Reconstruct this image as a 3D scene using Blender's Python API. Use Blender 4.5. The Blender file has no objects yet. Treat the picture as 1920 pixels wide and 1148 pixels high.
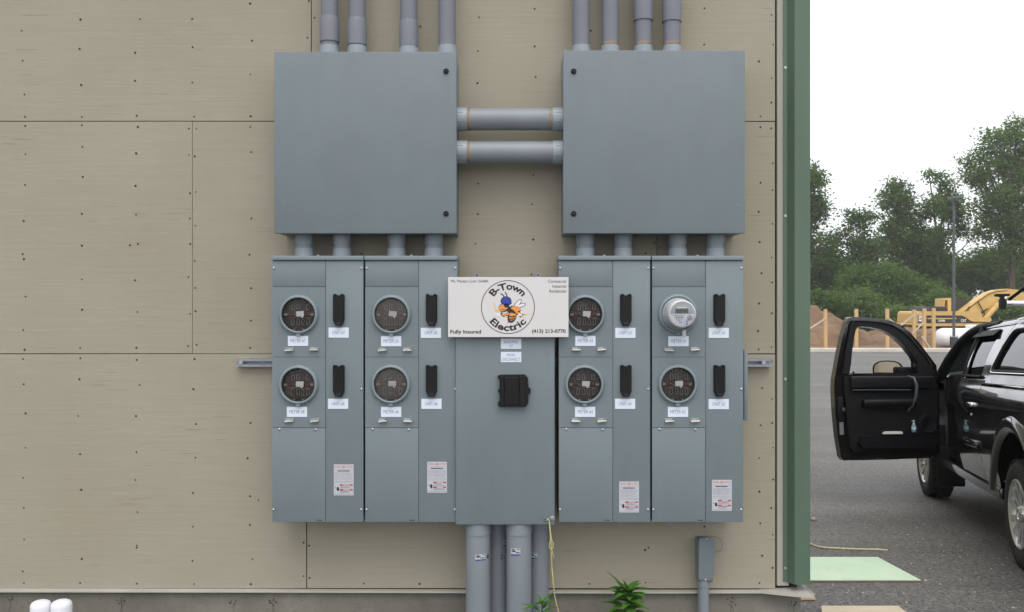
import bpy, bmesh, math, random
import numpy as np
from mathutils import Vector, Matrix, Euler, noise as mnoise
from mathutils.geometry import tessellate_polygon

random.seed(7)
R = math.radians
scene = bpy.context.scene
COL = scene.collection

# ------------------------------------------------------------------ camera
F = 1663.0            # focal length of the photograph in its own pixels
D = 4.66              # distance from the lens to the face of the plywood
EYE = 1.885           # lens height above the ground at the wall
cam_data = bpy.data.cameras.new('camera')
cam_data.sensor_width = 36.0
cam_data.lens = 36.0 * F / 1920.0
cam_data.clip_start = 0.05
cam_data.clip_end = 3000
cam = bpy.data.objects.new('camera', cam_data)
COL.objects.link(cam)
cam.location = (0, 0, EYE)
cam.rotation_euler = (R(90), 0, 0)
scene.camera = cam

# ------------------------------------------------------------------ light
SUN_EL, SUN_AZ = R(60), R(172)      # azimuth measured from +Y towards +X
world = bpy.data.worlds.new('World')
scene.world = world
world.use_nodes = True
wn = world.node_tree
bg = wn.nodes['Background']
sky = wn.nodes.new('ShaderNodeTexSky')
sky.sky_type = 'NISHITA'
sky.sun_disc = False
sky.sun_elevation = SUN_EL
sky.sun_rotation = SUN_AZ
sky.altitude = 0
sky.air_density = 1.0
sky.dust_density = 7.0
sky.ozone_density = 1.0
veil = wn.nodes.new('ShaderNodeMixRGB')          # an even bright overcast veil over the clear sky
veil.inputs[0].default_value = 0.78
veil.inputs[2].default_value = (9.0, 9.2, 9.6, 1)
wn.links.new(sky.outputs[0], veil.inputs[1])
wn.links.new(veil.outputs[0], bg.inputs[0])
bg.inputs[1].default_value = 0.12
sun_data = bpy.data.lights.new('sun', 'SUN')
sun_data.energy = 0.7
sun_data.angle = R(40)
sun_data.color = (1.0, 0.95, 0.87)
sun = bpy.data.objects.new('sun', sun_data)
COL.objects.link(sun)
sd = Vector((math.sin(SUN_AZ) * math.cos(SUN_EL), math.cos(SUN_AZ) * math.cos(SUN_EL), math.sin(SUN_EL)))
sun.rotation_euler = sd.to_track_quat('Z', 'Y').to_euler()
sun.location = (20, 30, 40)
scene.view_settings.view_transform = 'Standard'
scene.view_settings.look = 'None'
scene.view_settings.gamma = 1.0
scene.view_settings.use_curve_mapping = False
scene.view_settings.exposure = 0.6
scene.cycles.max_bounces = 8
scene.cycles.transparent_max_bounces = 12

# ------------------------------------------------------------------ helpers
def tag(o, label=None, cat=None, group=None, kind=None):
    if label: o['label'] = label
    if cat: o['category'] = cat
    if group: o['group'] = group
    if kind: o['kind'] = kind
    return o

def empty(name, loc, label=None, cat=None, group=None):
    o = bpy.data.objects.new(name, None)
    o.empty_display_size = 0.1
    o.location = loc
    COL.objects.link(o)
    return tag(o, label, cat, group)

def PX(px, py, p):
    """a point of the real wall scene: photo pixel (px, py) on the plane standing p in front of the plywood"""
    s = (D - p) / F
    return (px - 960) * s, EYE + (574 - py) * s

class MB:
    def __init__(s):
        s.v = []; s.f = []; s.sm = []
    def add(s, vs, fs, smooth=False):
        b = len(s.v)
        s.v += [tuple(v) for v in vs]
        s.f += [tuple(i + b for i in f) for f in fs]
        s.sm += [smooth] * len(fs)
        return s
    def box(s, x0, x1, y0, y1, z0, z1, M=None):
        vs = [Vector((x, y, z)) for x in (x0, x1) for y in (y0, y1) for z in (z0, z1)]
        if M: vs = [M @ v for v in vs]
        return s.add(vs, [(0, 1, 3, 2), (4, 6, 7, 5), (0, 4, 5, 1), (2, 3, 7, 6), (0, 2, 6, 4), (1, 5, 7, 3)])
    def bbox(s, x0, x1, y0, y1, z0, z1, b=0.003, seg=2, M=None):
        """box with rounded edges"""
        bm = bmesh.new()
        bmesh.ops.create_cube(bm, size=1)
        for v in bm.verts:
            v.co = Vector(((x0 + x1) / 2 + v.co.x * (x1 - x0), (y0 + y1) / 2 + v.co.y * (y1 - y0), (z0 + z1) / 2 + v.co.z * (z1 - z0)))
        bmesh.ops.bevel(bm, geom=list(bm.edges), offset=b, segments=seg, affect='EDGES', profile=0.5)
        if M: bm.transform(M)
        bm.verts.index_update()
        s.add([v.co.copy() for v in bm.verts], [tuple(v.index for v in f.verts) for f in bm.faces], True)
        bm.free()
        return s
    def rings(s, rings, caps=(True, True), smooth=True, closed=True):
        n = len(rings[0]); vs = [p for r in rings for p in r]; fs = []
        for i in range(len(rings) - 1):
            for j in range(n if closed else n - 1):
                k = (j + 1) % n
                fs.append((i * n + j, i * n + k, (i + 1) * n + k, (i + 1) * n + j))
        s.add(vs, fs, smooth)
        if caps[0]: s.add(rings[0], [tuple(range(n))[::-1]])
        if caps[1]: s.add(rings[-1], [tuple(range(n))])
        return s
    def lathe(s, c, axis, prof, n=24, caps=(True, True), smooth=True):
        """prof = [(radius, distance along axis)]"""
        a = Vector(axis).normalized()
        u = a.orthogonal().normalized(); w = a.cross(u); c = Vector(c)
        rs = [[c + a * h + (u * math.cos(2 * math.pi * k / n) + w * math.sin(2 * math.pi * k / n)) * max(r, 1e-5) for k in range(n)] for r, h in prof]
        return s.rings(rs, caps, smooth)
    def cyl(s, p0, p1, r0, r1=None, n=16):
        p0, p1 = Vector(p0), Vector(p1)
        return s.lathe(p0, p1 - p0, [(r0, 0), (r0 if r1 is None else r1, (p1 - p0).length)], n)
    def tube(s, pts, rad, n=8, closed=False):
        pts = [Vector(p) for p in pts]; rs = []
        m = len(pts); up = Vector((0.31, 0.17, 0.93))
        for i, p in enumerate(pts):
            if closed: t = pts[(i + 1) % m] - pts[i - 1]
            else: t = pts[min(i + 1, m - 1)] - pts[max(i - 1, 0)]
            t.normalize()
            u = up - t * up.dot(t)
            if u.length < 1e-3: u = t.orthogonal()
            u.normalize(); w = t.cross(u); up = u
            r = rad[i] if isinstance(rad, (list, tuple)) else rad
            rs.append([p + (u * math.cos(2 * math.pi * k / n) + w * math.sin(2 * math.pi * k / n)) * r for k in range(n)])
        if closed: return s.rings(rs + [rs[0]], (False, False))
        return s.rings(rs)
    def prism(s, poly, axis, a, b, holes=None, smooth=False):
        """polygon extruded along an axis; for 'y' poly is (x, z), for 'x' (y, z), for 'z' (x, y)"""
        def pt(p, t):
            return {'x': (t, p[0], p[1]), 'y': (p[0], t, p[1]), 'z': (p[0], p[1], t)}[axis]
        loops = [poly] + (holes or [])
        tris = tessellate_polygon([[Vector((p[0], p[1], 0)) for p in l] for l in loops])
        flat = [p for l in loops for p in l]; n = len(flat)
        s.add([pt(p, a) for p in flat] + [pt(p, b) for p in flat], list(tris) + [tuple(i + n for i in t) for t in tris])
        o = 0
        for l in loops:
            m = len(l)
            s.add([pt(p, a) for p in l] + [pt(p, b) for p in l], [(i, (i + 1) % m, m + (i + 1) % m, m + i) for i in range(m)], smooth)
        return s
    def grid(s, fn, us, vs_, smooth=True):
        nu, nv = len(us), len(vs_)
        P = [fn(u, v) for u in us for v in vs_]
        return s.add(P, [(i * nv + j, (i + 1) * nv + j, (i + 1) * nv + j + 1, i * nv + j + 1) for i in range(nu - 1) for j in range(nv - 1)], smooth)
    def mesh(s, name, mat, origin=(0, 0, 0), sharp=32):
        me = bpy.data.meshes.new(name)
        o = Vector(origin)
        me.from_pydata([Vector(v) - o for v in s.v], [], s.f)
        bm = bmesh.new(); bm.from_mesh(me)
        bmesh.ops.remove_doubles(bm, verts=bm.verts, dist=1e-6)
        bmesh.ops.recalc_face_normals(bm, faces=bm.faces)
        bm.to_mesh(me); bm.free()
        if any(s.sm):
            me.shade_smooth()
            me.set_sharp_from_angle(angle=R(sharp))
        me.materials.append(mat)
        return me
    def build(s, name, mat, parent=None, sharp=32, origin=None):
        """one mesh object; a child is expressed in the space of its (unrotated) thing"""
        if origin is None:
            origin = (0, 0, 0)
            q = parent
            while q is not None and q.parent is not None: q = q.parent
            if q is not None: origin = q.location
        o = bpy.data.objects.new(name, s.mesh(name, mat, origin, sharp))
        COL.objects.link(o)
        if parent: o.parent = parent
        return o

def lin(c):
    return tuple(((x / 255) / 12.92 if x / 255 <= 0.04045 else ((x / 255 + 0.055) / 1.055) ** 2.4) for x in c)

class NT:
    """short-hand for building node trees"""
    def __init__(s, name):
        s.m = bpy.data.materials.new(name); s.m.use_nodes = True
        s.t = s.m.node_tree; s.b = s.t.nodes['Principled BSDF']; s.out = s.t.nodes['Material Output']
        s._co = None
    def n(s, kind, **kw):
        nd = s.t.nodes.new('ShaderNode' + kind)
        for k, v in kw.items():
            if k.startswith('_'): setattr(nd, k[1:], v)
            else:
                key = int(k[1:]) if k[0] == 'i' and k[1:].isdigit() else k
                nd.inputs[key].default_value = v
        return nd
    def l(s, a, b): s.t.links.new(a, b); return s
    def co(s, scale=(1, 1, 1), rnd=False):
        tc = s.n('TexCoord'); mp = s.n('Mapping'); mp.inputs['Scale'].default_value = scale
        if rnd:
            oi = s.n('ObjectInfo'); ml = s.n('Math', _operation='MULTIPLY', i1=37.0)
            s.l(oi.outputs['Random'], ml.inputs[0])
            cb = s.n('CombineXYZ'); s.l(ml.outputs[0], cb.inputs[0]); s.l(ml.outputs[0], cb.inputs[2])
            ad = s.n('VectorMath', _operation='ADD'); s.l(tc.outputs['Object'], ad.inputs[0]); s.l(cb.outputs[0], ad.inputs[1])
            s.l(ad.outputs[0], mp.inputs['Vector'])
        else: s.l(tc.outputs['Object'], mp.inputs['Vector'])
        return mp.outputs[0]
    def noise(s, vec, scale, detail=4, rough=0.55):
        nd = s.n('TexNoise', Scale=scale, Detail=detail, Roughness=rough); s.l(vec, nd.inputs['Vector']); return nd.outputs['Fac']
    def ramp(s, fac, stops):
        nd = s.n('ValToRGB'); s.l(fac, nd.inputs[0]); e = nd.color_ramp.elements
        while len(e) < len(stops): e.new(0.5)
        for x, (p, c) in zip(e, stops):
            x.position = p; x.color = (c if len(c) == 4 else (*c, 1)) if isinstance(c, tuple) else (c, c, c, 1)
        return nd.outputs[0]
    def mix(s, fac, a, b, mode='MIX'):
        nd = s.n('MixRGB', _blend_type=mode)
        for i, v in ((0, fac), (1, a), (2, b)):
            if hasattr(v, 'default_value') or hasattr(v, 'is_linked'): s.l(v, nd.inputs[i])
            elif i == 0: nd.inputs[0].default_value = v
            else: nd.inputs[i].default_value = (*v, 1) if len(v) == 3 else v
        return nd.outputs[0]
    def bump(s, h, strength=0.2, dist=0.01):
        nd = s.n('Bump', Strength=strength, Distance=dist); s.l(h, nd.inputs['Height']); s.l(nd.outputs[0], s.b.inputs['Normal']); return s
    def set(s, **kw):
        for k, v in kw.items():
            k = k.replace('_', ' ')
            if hasattr(v, 'is_linked'): s.l(v, s.b.inputs[k])
            else: s.b.inputs[k].default_value = (*v, 1) if isinstance(v, tuple) and len(v) == 3 else v
        return s

def simple(name, base, rough=0.5, metal=0.0, var=0.12, vs=9.0, bump=0.0, bs=120.0, stretch=(1, 1, 1), spec=0.5, rnd=False, coat=0.0):
    t = NT(name); v = t.co(stretch, rnd)
    f = t.noise(v, vs, 5)
    d = tuple(c * (1 - var) for c in base); b = tuple(min(1, c * (1 + var)) for c in base)
    c = t.ramp(f, [(0.3, d), (0.7, b)])
    t.set(Base_Color=c, Roughness=rough, Metallic=metal, Specular_IOR_Level=spec)
    if coat: t.set(Coat_Weight=coat, Coat_Roughness=0.03)
    if bump: t.bump(t.noise(v, bs, 3), bump, 0.002)
    return t.m

M = {}
# painted plywood: faint horizontal grain, checks and small blemishes
t = NT('painted_plywood')
v1 = t.co((1.0, 1, 26.0), True); v2 = t.co((1, 1, 1), True); v3 = t.co((2.2, 1, 75.0), True)
g = t.noise(v1, 2.2, 6, 0.62); bl = t.noise(v2, 1.1, 4); fine = t.noise(v3, 2.6, 4, 0.6)
warp = t.noise(v2, 2.3, 3)
c = t.ramp(g, [(0.25, (0.296, 0.270, 0.207)), (0.75, (0.355, 0.329, 0.258))])
c = t.mix(0.55, c, t.ramp(bl, [(0.3, (0.292, 0.266, 0.200)), (0.7, (0.354, 0.333, 0.268))]))
wh = t.ramp(t.noise(t.co((1.5, 1, 60.0), True), 4.1, 4, 0.65), [(0.60, 0.0), (0.74, 0.45)])
c = t.mix(wh, c, (0.41, 0.39, 0.32))
ck = t.ramp(t.noise(t.co((1.9, 1, 58.0), True), 2.3, 3, 0.55), [(0.63, 0.0), (0.68, 1.0)])
patchy = t.ramp(warp, [(0.47, 0.0), (0.62, 0.62)])
ckm = t.mix(1.0, ck, patchy, 'MULTIPLY')
c = t.mix(ckm, c, (0.155, 0.125, 0.085))
t.set(Base_Color=c, Roughness=0.72, Specular_IOR_Level=0.3)
t.bump(t.mix(0.5, g, fine), 0.35, 0.004)
M['ply'] = t.m
M['ply_edge'] = simple('raw_plywood_edge', (0.24, 0.16, 0.09), 0.85, var=0.3, vs=30)
M['gap'] = simple('dark_backing_paper', (0.02, 0.018, 0.016), 0.9)
M['batten'] = simple('painted_batten', (0.36, 0.335, 0.29), 0.7, var=0.06, vs=3, stretch=(20, 20, 0.8), bump=0.2, bs=8)
M['siding'] = simple('tan_metal_siding', (0.42, 0.36, 0.25), 0.45, var=0.05, vs=1.5)
M['green'] = simple('green_corner_metal', (0.082, 0.134, 0.092), 0.45, var=0.09, vs=2.2, stretch=(3, 3, 0.4), spec=0.5)
M['white_flash'] = simple('white_drip_flashing', (0.36, 0.345, 0.305), 0.55, var=0.1, vs=5)
M['nail'] = simple('rusty_nail', (0.045, 0.026, 0.017), 0.8, var=0.4, vs=60)
# concrete footing
t = NT('stained_concrete')
v = t.co(); a = t.noise(v, 2.4, 8, 0.68); b = t.noise(t.co((3, 1, 0.6)), 3.5, 5); p = t.noise(v, 85, 2)
c = t.ramp(a, [(0.28, (0.112, 0.104, 0.087)), (0.6, (0.182, 0.171, 0.146)), (0.8, (0.255, 0.242, 0.210))])
c = t.mix(t.ramp(b, [(0.5, 0.0), (0.75, 0.6)]), c, (0.15, 0.135, 0.11))
c = t.mix(t.ramp(p, [(0.66, 0.0), (0.72, 0.7)]), c, (0.05, 0.045, 0.04))
t.set(Base_Color=c, Roughness=0.9); t.bump(a, 0.4, 0.01); M['concrete'] = t.m
M['rust'] = simple('rusty_form_tie', (0.085, 0.068, 0.052), 0.9, var=0.5, vs=60)
def enamel(name, base):
    t = NT(name); v = t.co()
    big = t.noise(v, 3.0, 4); sp = t.noise(v, 420, 2)
    c = t.ramp(big, [(0.3, tuple(x * 0.94 for x in base)), (0.7, tuple(x * 1.05 for x in base))])
    dirt = t.ramp(t.noise(t.co((9, 9, 1.2)), 2.2, 5, 0.6), [(0.50, 0.0), (0.78, 0.26)])
    c = t.mix(dirt, c, tuple(x * 0.78 for x in base))
    c = t.mix(t.ramp(t.noise(v, 150, 2), [(0.70, 0.0), (0.74, 0.3)]), c, tuple(min(1, x * 1.35) for x in base))
    sc_ = t.ramp(t.noise(t.co((1.2, 1, 9.0)), 5.0, 6, 0.7), [(0.66, 0.0), (0.70, 0.35)])
    c = t.mix(sc_, c, tuple(min(1, x * 1.25) for x in base))
    t.set(Base_Color=c, Roughness=t.ramp(big, [(0.3, 0.36), (0.7, 0.52)]), Specular_IOR_Level=0.45)
    t.bump(sp, 0.08, 0.001)
    return t.m
M['cab'] = enamel('grey_enamel', (0.163, 0.202, 0.220))
M['cab2'] = enamel('grey_enamel_pull_box', (0.158, 0.190, 0.207))
M['cab_edge'] = enamel('grey_enamel_trim', (0.188, 0.234, 0.254))
M['dark_gap'] = simple('dark_steel', (0.03, 0.033, 0.036), 0.7)  # near-black steel for the lock slots
M['pvc'] = simple('grey_pvc', (0.205, 0.232, 0.256), 0.45, var=0.07, vs=4, stretch=(1, 1, 0.5), bump=0.03)
M['pvc_violet'] = simple('violet_grey_pvc', (0.170, 0.180, 0.212), 0.5, var=0.09, vs=5, stretch=(1, 1, 0.6), bump=0.03)  # darker, more violet grey for the upper conduits
M['collar'] = simple('pale_pvc_collar', (0.27, 0.31, 0.345), 0.42, var=0.06, vs=12)
M['glue'] = simple('orange_primer_stain', (0.26, 0.18, 0.115), 0.6, var=0.3, vs=30)
M['mark'] = simple('black_marker', (0.015, 0.015, 0.02), 0.6)
M['black'] = simple('black_plastic', (0.0065, 0.0065, 0.007), 0.42, var=0.2, vs=20, bump=0.05, spec=0.28)
M['black2'] = simple('black_knob_plastic', (0.007, 0.007, 0.009), 0.45, spec=0.25)
M['zinc'] = simple('zinc_plated_steel', (0.48, 0.48, 0.46), 0.35, 0.85, var=0.12, vs=40)
M['galv'] = simple('galvanised_strut', (0.30, 0.32, 0.36), 0.45, 0.6, var=0.18, vs=25)
M['label'] = simple('white_engraved_plate', (0.66, 0.73, 0.83), 0.45, var=0.02)
M['ink'] = simple('engraved_black_ink', (0.035, 0.04, 0.05), 0.6)
M['ink_grey'] = simple('grey_print', (0.22, 0.23, 0.26), 0.6)
M['ink_blue'] = simple('blue_print', (0.03, 0.07, 0.30), 0.6)
M['ink_red'] = simple('red_print', (0.34, 0.045, 0.035), 0.6)
M['ink_orange'] = simple('orange_print', (0.55, 0.13, 0.07), 0.6)
M['sticker'] = simple('white_paper_label', (0.47, 0.48, 0.52), 0.55, var=0.03)
M['sign'] = simple('sign_board_white', (0.63, 0.61, 0.61), 0.38, var=0.03, vs=3)
M['sign_ink'] = simple('sign_black_ink', (0.012, 0.012, 0.014), 0.5)
M['bee_orange'] = simple('emblem_orange', (0.72, 0.29, 0.07), 0.5, var=0.04)
M['bee_blue'] = simple('emblem_blue', (0.02, 0.05, 0.36), 0.5, var=0.04)
M['bee_brown'] = simple('emblem_brown', (0.12, 0.035, 0.025), 0.5, var=0.04)
M['bee_yellow'] = simple('emblem_yellow', (0.80, 0.50, 0.06), 0.5, var=0.04)
M['white_print'] = simple('white_print', (0.72, 0.72, 0.72), 0.5, var=0.02)
M['sock_back'] = simple('brown_socket_base', (0.048, 0.039, 0.034), 0.6, var=0.35, vs=26)
M['jaw'] = simple('tinned_jaw', (0.21, 0.20, 0.185), 0.45, 0.2, var=0.3, vs=60)
M['red_block'] = simple('dark_red_insulator', (0.085, 0.024, 0.021), 0.5)
M['tag'] = simple('white_paper_tag', (0.60, 0.58, 0.60), 0.6)
M['meter_white'] = simple('meter_face_white', (0.72, 0.75, 0.80), 0.35, var=0.03)
M['meter_grey'] = simple('meter_grey', (0.36, 0.38, 0.41), 0.4, var=0.05)
M['lcd'] = simple('lcd_grey', (0.13, 0.15, 0.13), 0.2, var=0.05)
M['rope'] = simple('yellow_pull_string', (0.48, 0.44, 0.20), 0.8, var=0.15, vs=50)
M['rope_pale'] = simple('sun_bleached_rope', (0.62, 0.57, 0.34), 0.85, var=0.15, vs=30)
M['vent'] = simple('white_pvc_cap', (0.74, 0.76, 0.80), 0.35, var=0.03)
# clear cover: a thin shell, mirror-like only at grazing angles
def glass(name, tint, ior=1.5, rough=0.02, op=0.0, opc=(0.5, 0.5, 0.5)):
    t = NT(name)
    tr = t.n('BsdfTransparent'); tr.inputs[0].default_value = (*tint, 1)
    gl = t.n('BsdfGlossy'); gl.inputs['Roughness'].default_value = rough
    fr = t.n('Fresnel', IOR=ior)
    m = t.n('MixShader'); t.l(fr.outputs[0], m.inputs[0]); t.l(tr.outputs[0], m.inputs[1]); t.l(gl.outputs[0], m.inputs[2])
    last = m.outputs[0]
    if op:
        df = t.n('BsdfDiffuse'); df.inputs[0].default_value = (*opc, 1)
        m2 = t.n('MixShader'); m2.inputs[0].default_value = op
        t.l(last, m2.inputs[1]); t.l(df.outputs[0], m2.inputs[2]); last = m2.outputs[0]
    t.l(last, t.out.inputs['Surface'])
    return t.m
M['glass'] = glass('clear_cover', (0.96, 0.96, 0.95), ior=1.22)
M['fogged'] = glass('fogged_clear_cover', (0.9, 0.9, 0.88), rough=0.15, op=0.10, opc=(0.42, 0.40, 0.38), ior=1.22)
M['car_glass'] = glass('tinted_car_glass', (0.10, 0.12, 0.11), ior=1.75)
M['wind_glass'] = glass('windscreen_glass', (0.62, 0.72, 0.68))
# ground
t = NT('worn_asphalt')
v = t.co(); big = t.noise(v, 0.35, 6, 0.6); mid = t.noise(v, 2.2, 6, 0.62); sp = t.noise(v, 42, 4, 0.75); st = t.noise(t.co((0.12, 1.3, 1)), 0.8, 5, 0.6)
c = t.ramp(big, [(0.3, (0.088, 0.085, 0.077)), (0.7, (0.138, 0.131, 0.118))])
c = t.mix(t.ramp(mid, [(0.42, 0.0), (0.75, 0.55)]), c, (0.125, 0.118, 0.104))
c = t.mix(t.ramp(st, [(0.48, 0.0), (0.70, 0.7)]), c, (0.22, 0.208, 0.185))
c = t.mix(t.ramp(sp, [(0.40, 0.95), (0.53, 0.0)]), c, (0.018, 0.018, 0.020))
c = t.mix(t.ramp(t.noise(v, 34, 3, 0.7), [(0.56, 0.0), (0.66, 0.85)]), c, (0.24, 0.225, 0.195))
c = t.mix(t.ramp(t.noise(v, 17, 2, 0.5), [(0.74, 0.0), (0.78, 0.8)]), c, (0.42, 0.39, 0.34))
t.set(Base_Color=c, Roughness=0.62, Specular_IOR_Level=0.5); t.bump(t.mix(0.5, sp, mid), 0.55, 0.008); M['asphalt'] = t.m
t = NT('turned_earth')
v = t.co(); a = t.noise(v, 0.55, 8, 0.65); b = t.noise(v, 3.2, 6, 0.7)
c = t.ramp(a, [(0.25, (0.080, 0.046, 0.026)), (0.55, (0.185, 0.112, 0.064)), (0.8, (0.30, 0.205, 0.125))])
c = t.mix(t.ramp(b, [(0.55, 0.0), (0.75, 0.7)]), c, (0.36, 0.27, 0.19))
t.set(Base_Color=c, Roughness=0.95); t.bump(b, 1.0, 0.12); M['dirt'] = t.m
t = NT('rough_meadow')
v = t.co(); a = t.noise(v, 0.3, 8, 0.6)
t.set(Base_Color=t.ramp(a, [(0.3, (0.03, 0.055, 0.018)), (0.7, (0.09, 0.10, 0.04))]), Roughness=0.95); M['grass'] = t.m
M['kerb'] = simple('pale_concrete_kerb', (0.50, 0.47, 0.41), 0.85, var=0.12, vs=2)
M['lumber'] = simple('new_pine_lumber', (0.56, 0.37, 0.17), 0.7, var=0.14, vs=2, stretch=(6, 6, 0.6))
M['brace'] = simple('grey_brace_board', (0.50, 0.43, 0.33), 0.75, var=0.12, vs=3)
t = NT('mint_green_sheathing'); v = t.co(); c = t.ramp(t.noise(v, 3.0, 5), [(0.3, (0.49, 0.66, 0.48)), (0.7, (0.56, 0.72, 0.54))])
c = t.mix(t.ramp(t.noise(v, 9.0, 6, 0.7), [(0.62, 0.0), (0.72, 0.55)]), c, (0.33, 0.40, 0.29))
c = t.mix(t.ramp(t.noise(t.co((1, 2.5, 1)), 16.0, 3, 0.6), [(0.70, 0.0), (0.73, 0.8)]), c, (0.14, 0.15, 0.11))
t.set(Base_Color=c, Roughness=0.6); M['mint'] = t.m
M['mint_edge'] = simple('sheathing_edge', (0.16, 0.12, 0.08), 0.85)
M['offcut'] = simple('raw_plywood_offcut', (0.46, 0.32, 0.17), 0.75, var=0.15, vs=5, stretch=(1, 8, 1))
M['paleboard'] = simple('pale_board', (0.48, 0.42, 0.31), 0.75, var=0.12, vs=5, stretch=(1, 8, 1))
M['stone'] = simple('pale_stone', (0.34, 0.29, 0.24), 0.85, var=0.2, vs=30)
# foliage
def leafy(name, dark, light, trans=0.35):
    t = NT(name)
    ge = t.n('NewGeometry')
    c = t.ramp(ge.outputs['Random Per Island'], [(0.0, dark), (1.0, light)])
    cl = t.ramp(t.noise(t.co(), 0.85, 3, 0.6), [(0.34, 0.0), (0.66, 1.0)])      # leaf age differs from branch to branch
    c = t.mix(1.0, c, t.mix(cl, (0.72, 0.78, 0.80), (1.30, 1.18, 0.95)), 'MULTIPLY')
    df = t.n('BsdfPrincipled'); t.l(c, df.inputs['Base Color']); df.inputs['Roughness'].default_value = 0.6; df.inputs['Specular IOR Level'].default_value = 0.3
    tl = t.n('BsdfTranslucent'); t.l(t.mix(1.0, c, (1.0, 1.15, 0.5), 'MULTIPLY'), tl.inputs[0])
    m = t.n('MixShader'); m.inputs[0].default_value = trans
    t.l(df.outputs[0], m.inputs[1]); t.l(tl.outputs[0], m.inputs[2]); t.l(m.outputs[0], t.out.inputs['Surface'])
    return t.m
M['leaf_dark'] = leafy('dark_foliage', (0.054, 0.102, 0.032), (0.115, 0.178, 0.058), 0.48)
M['leaf_mid'] = leafy('mid_foliage', (0.066, 0.122, 0.036), (0.138, 0.208, 0.064), 0.48)
M['leaf_lite'] = leafy('light_foliage', (0.080, 0.138, 0.044), (0.160, 0.228, 0.080), 0.48)
M['weed'] = leafy('weed_leaf', (0.050, 0.150, 0.020), (0.095, 0.235, 0.040), 0.3)
M['bark'] = simple('grey_brown_bark', (0.075, 0.058, 0.042), 0.9, var=0.35, vs=4, stretch=(4, 4, 0.5))
# machines
M['cat'] = simple('construction_yellow', (0.58, 0.38, 0.125), 0.45, var=0.08, vs=2)
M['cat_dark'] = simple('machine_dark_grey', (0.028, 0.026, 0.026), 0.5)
M['cat_mud'] = simple('muddy_track_steel', (0.055, 0.043, 0.034), 0.8, var=0.3, vs=3)
M['cat_hood'] = simple('dark_hood_cover', (0.055, 0.065, 0.075), 0.4)
M['tank'] = simple('white_tank_paint', (0.74, 0.75, 0.76), 0.35, var=0.03)
M['pole'] = simple('dark_bronze_pole', (0.085, 0.09, 0.09), 0.5)
M['base'] = simple('dark_pole_base', (0.045, 0.05, 0.058), 0.8, var=0.2, vs=6)
t = NT('black_car_paint'); t.set(Base_Color=(0.0045, 0.0055, 0.005), Roughness=0.16, Specular_IOR_Level=0.5, Coat_Weight=1.0, Coat_Roughness=0.015)
dn = t.noise(t.co(), 3.0, 5); t.set(Roughness=t.ramp(dn, [(0.3, 0.12), (0.8, 0.3)])); M['paint'] = t.m
M['trim'] = simple('black_trim_plastic', (0.0060, 0.0066, 0.008), 0.6, var=0.15, vs=10, bump=0.06, spec=0.25)
M['trim_lo'] = simple('dark_vinyl', (0.0050, 0.0056, 0.0075), 0.5, var=0.15, vs=10, spec=0.25)
M['pull'] = simple('satin_grey_pull', (0.065, 0.078, 0.092), 0.4)
M['rubber'] = simple('tyre_rubber', (0.018, 0.018, 0.018), 0.8, var=0.3, vs=14, bump=0.2, bs=60)
M['alloy'] = simple('silver_alloy', (0.55, 0.56, 0.54), 0.3, 0.7, var=0.06)
M['chrome'] = simple('chrome', (0.75, 0.76, 0.76), 0.08, 1.0, var=0.03)
M['mirror'] = simple('mirror_glass', (0.88, 0.88, 0.86), 0.02, 1.0, var=0.01)
M['tail'] = simple('red_lens', (0.25, 0.01, 0.01), 0.15)
M['seat'] = simple('dark_cloth', (0.016, 0.016, 0.018), 0.85, var=0.2)
M['bottle'] = simple('bottle_blue_gel', (0.13, 0.36, 0.48), 0.15)
M['bottle_white'] = simple('bottle_white_pump', (0.72, 0.78, 0.80), 0.35)
M['paper'] = simple('white_paper_pad', (0.70, 0.70, 0.66), 0.7)
M['red_strap'] = simple('red_strap', (0.42, 0.03, 0.02), 0.7)

# ---- flat lettering made from the built-in vector font
_txt = {}
def text_raw(body, bold=0.0):
    k = (body, bold)
    if k not in _txt:
        cu = bpy.data.curves.new('lettering', 'FONT'); cu.body = body; cu.size = 1.0; cu.offset = bold; cu.resolution_u = 3
        ob = bpy.data.objects.new('lettering', cu)
        me = bpy.data.meshes.new_from_object(ob)
        _txt[k] = ([v.co.copy() for v in me.vertices], [tuple(p.vertices) for p in me.polygons])
        bpy.data.meshes.remove(me); bpy.data.objects.remove(ob); bpy.data.curves.remove(cu)
    return _txt[k]
def add_text(mb, body, x0, x1, z0, z1, y, bold=0.0):
    vs, fs = text_raw(body, bold)
    a, b = min(v.x for v in vs), max(v.x for v in vs); c, d = min(v.y for v in vs), max(v.y for v in vs)
    mb.add([(x0 + (v.x - a) / (b - a) * (x1 - x0), y, z0 + (v.y - c) / (d - c) * (z1 - z0)) for v in vs], fs)
def add_arc_text(mb, body, cx, cz, rad, height, ang, y, bold=0.02, top=True):
    vs, fs = text_raw(body, bold)
    a, b = min(v.x for v in vs), max(v.x for v in vs); c = 0.0; d = max(v.y for v in vs)
    out = []
    for v in vs:
        th = ((v.x - a) / (b - a) - 0.5) * ang; h = (v.y - c) / (d - c) * height
        r = rad + h if top else rad - h
        out.append((cx + r * math.sin(th), y, cz + (r * math.cos(th) if top else -r * math.cos(th))))
    mb.add(out, fs)

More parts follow.
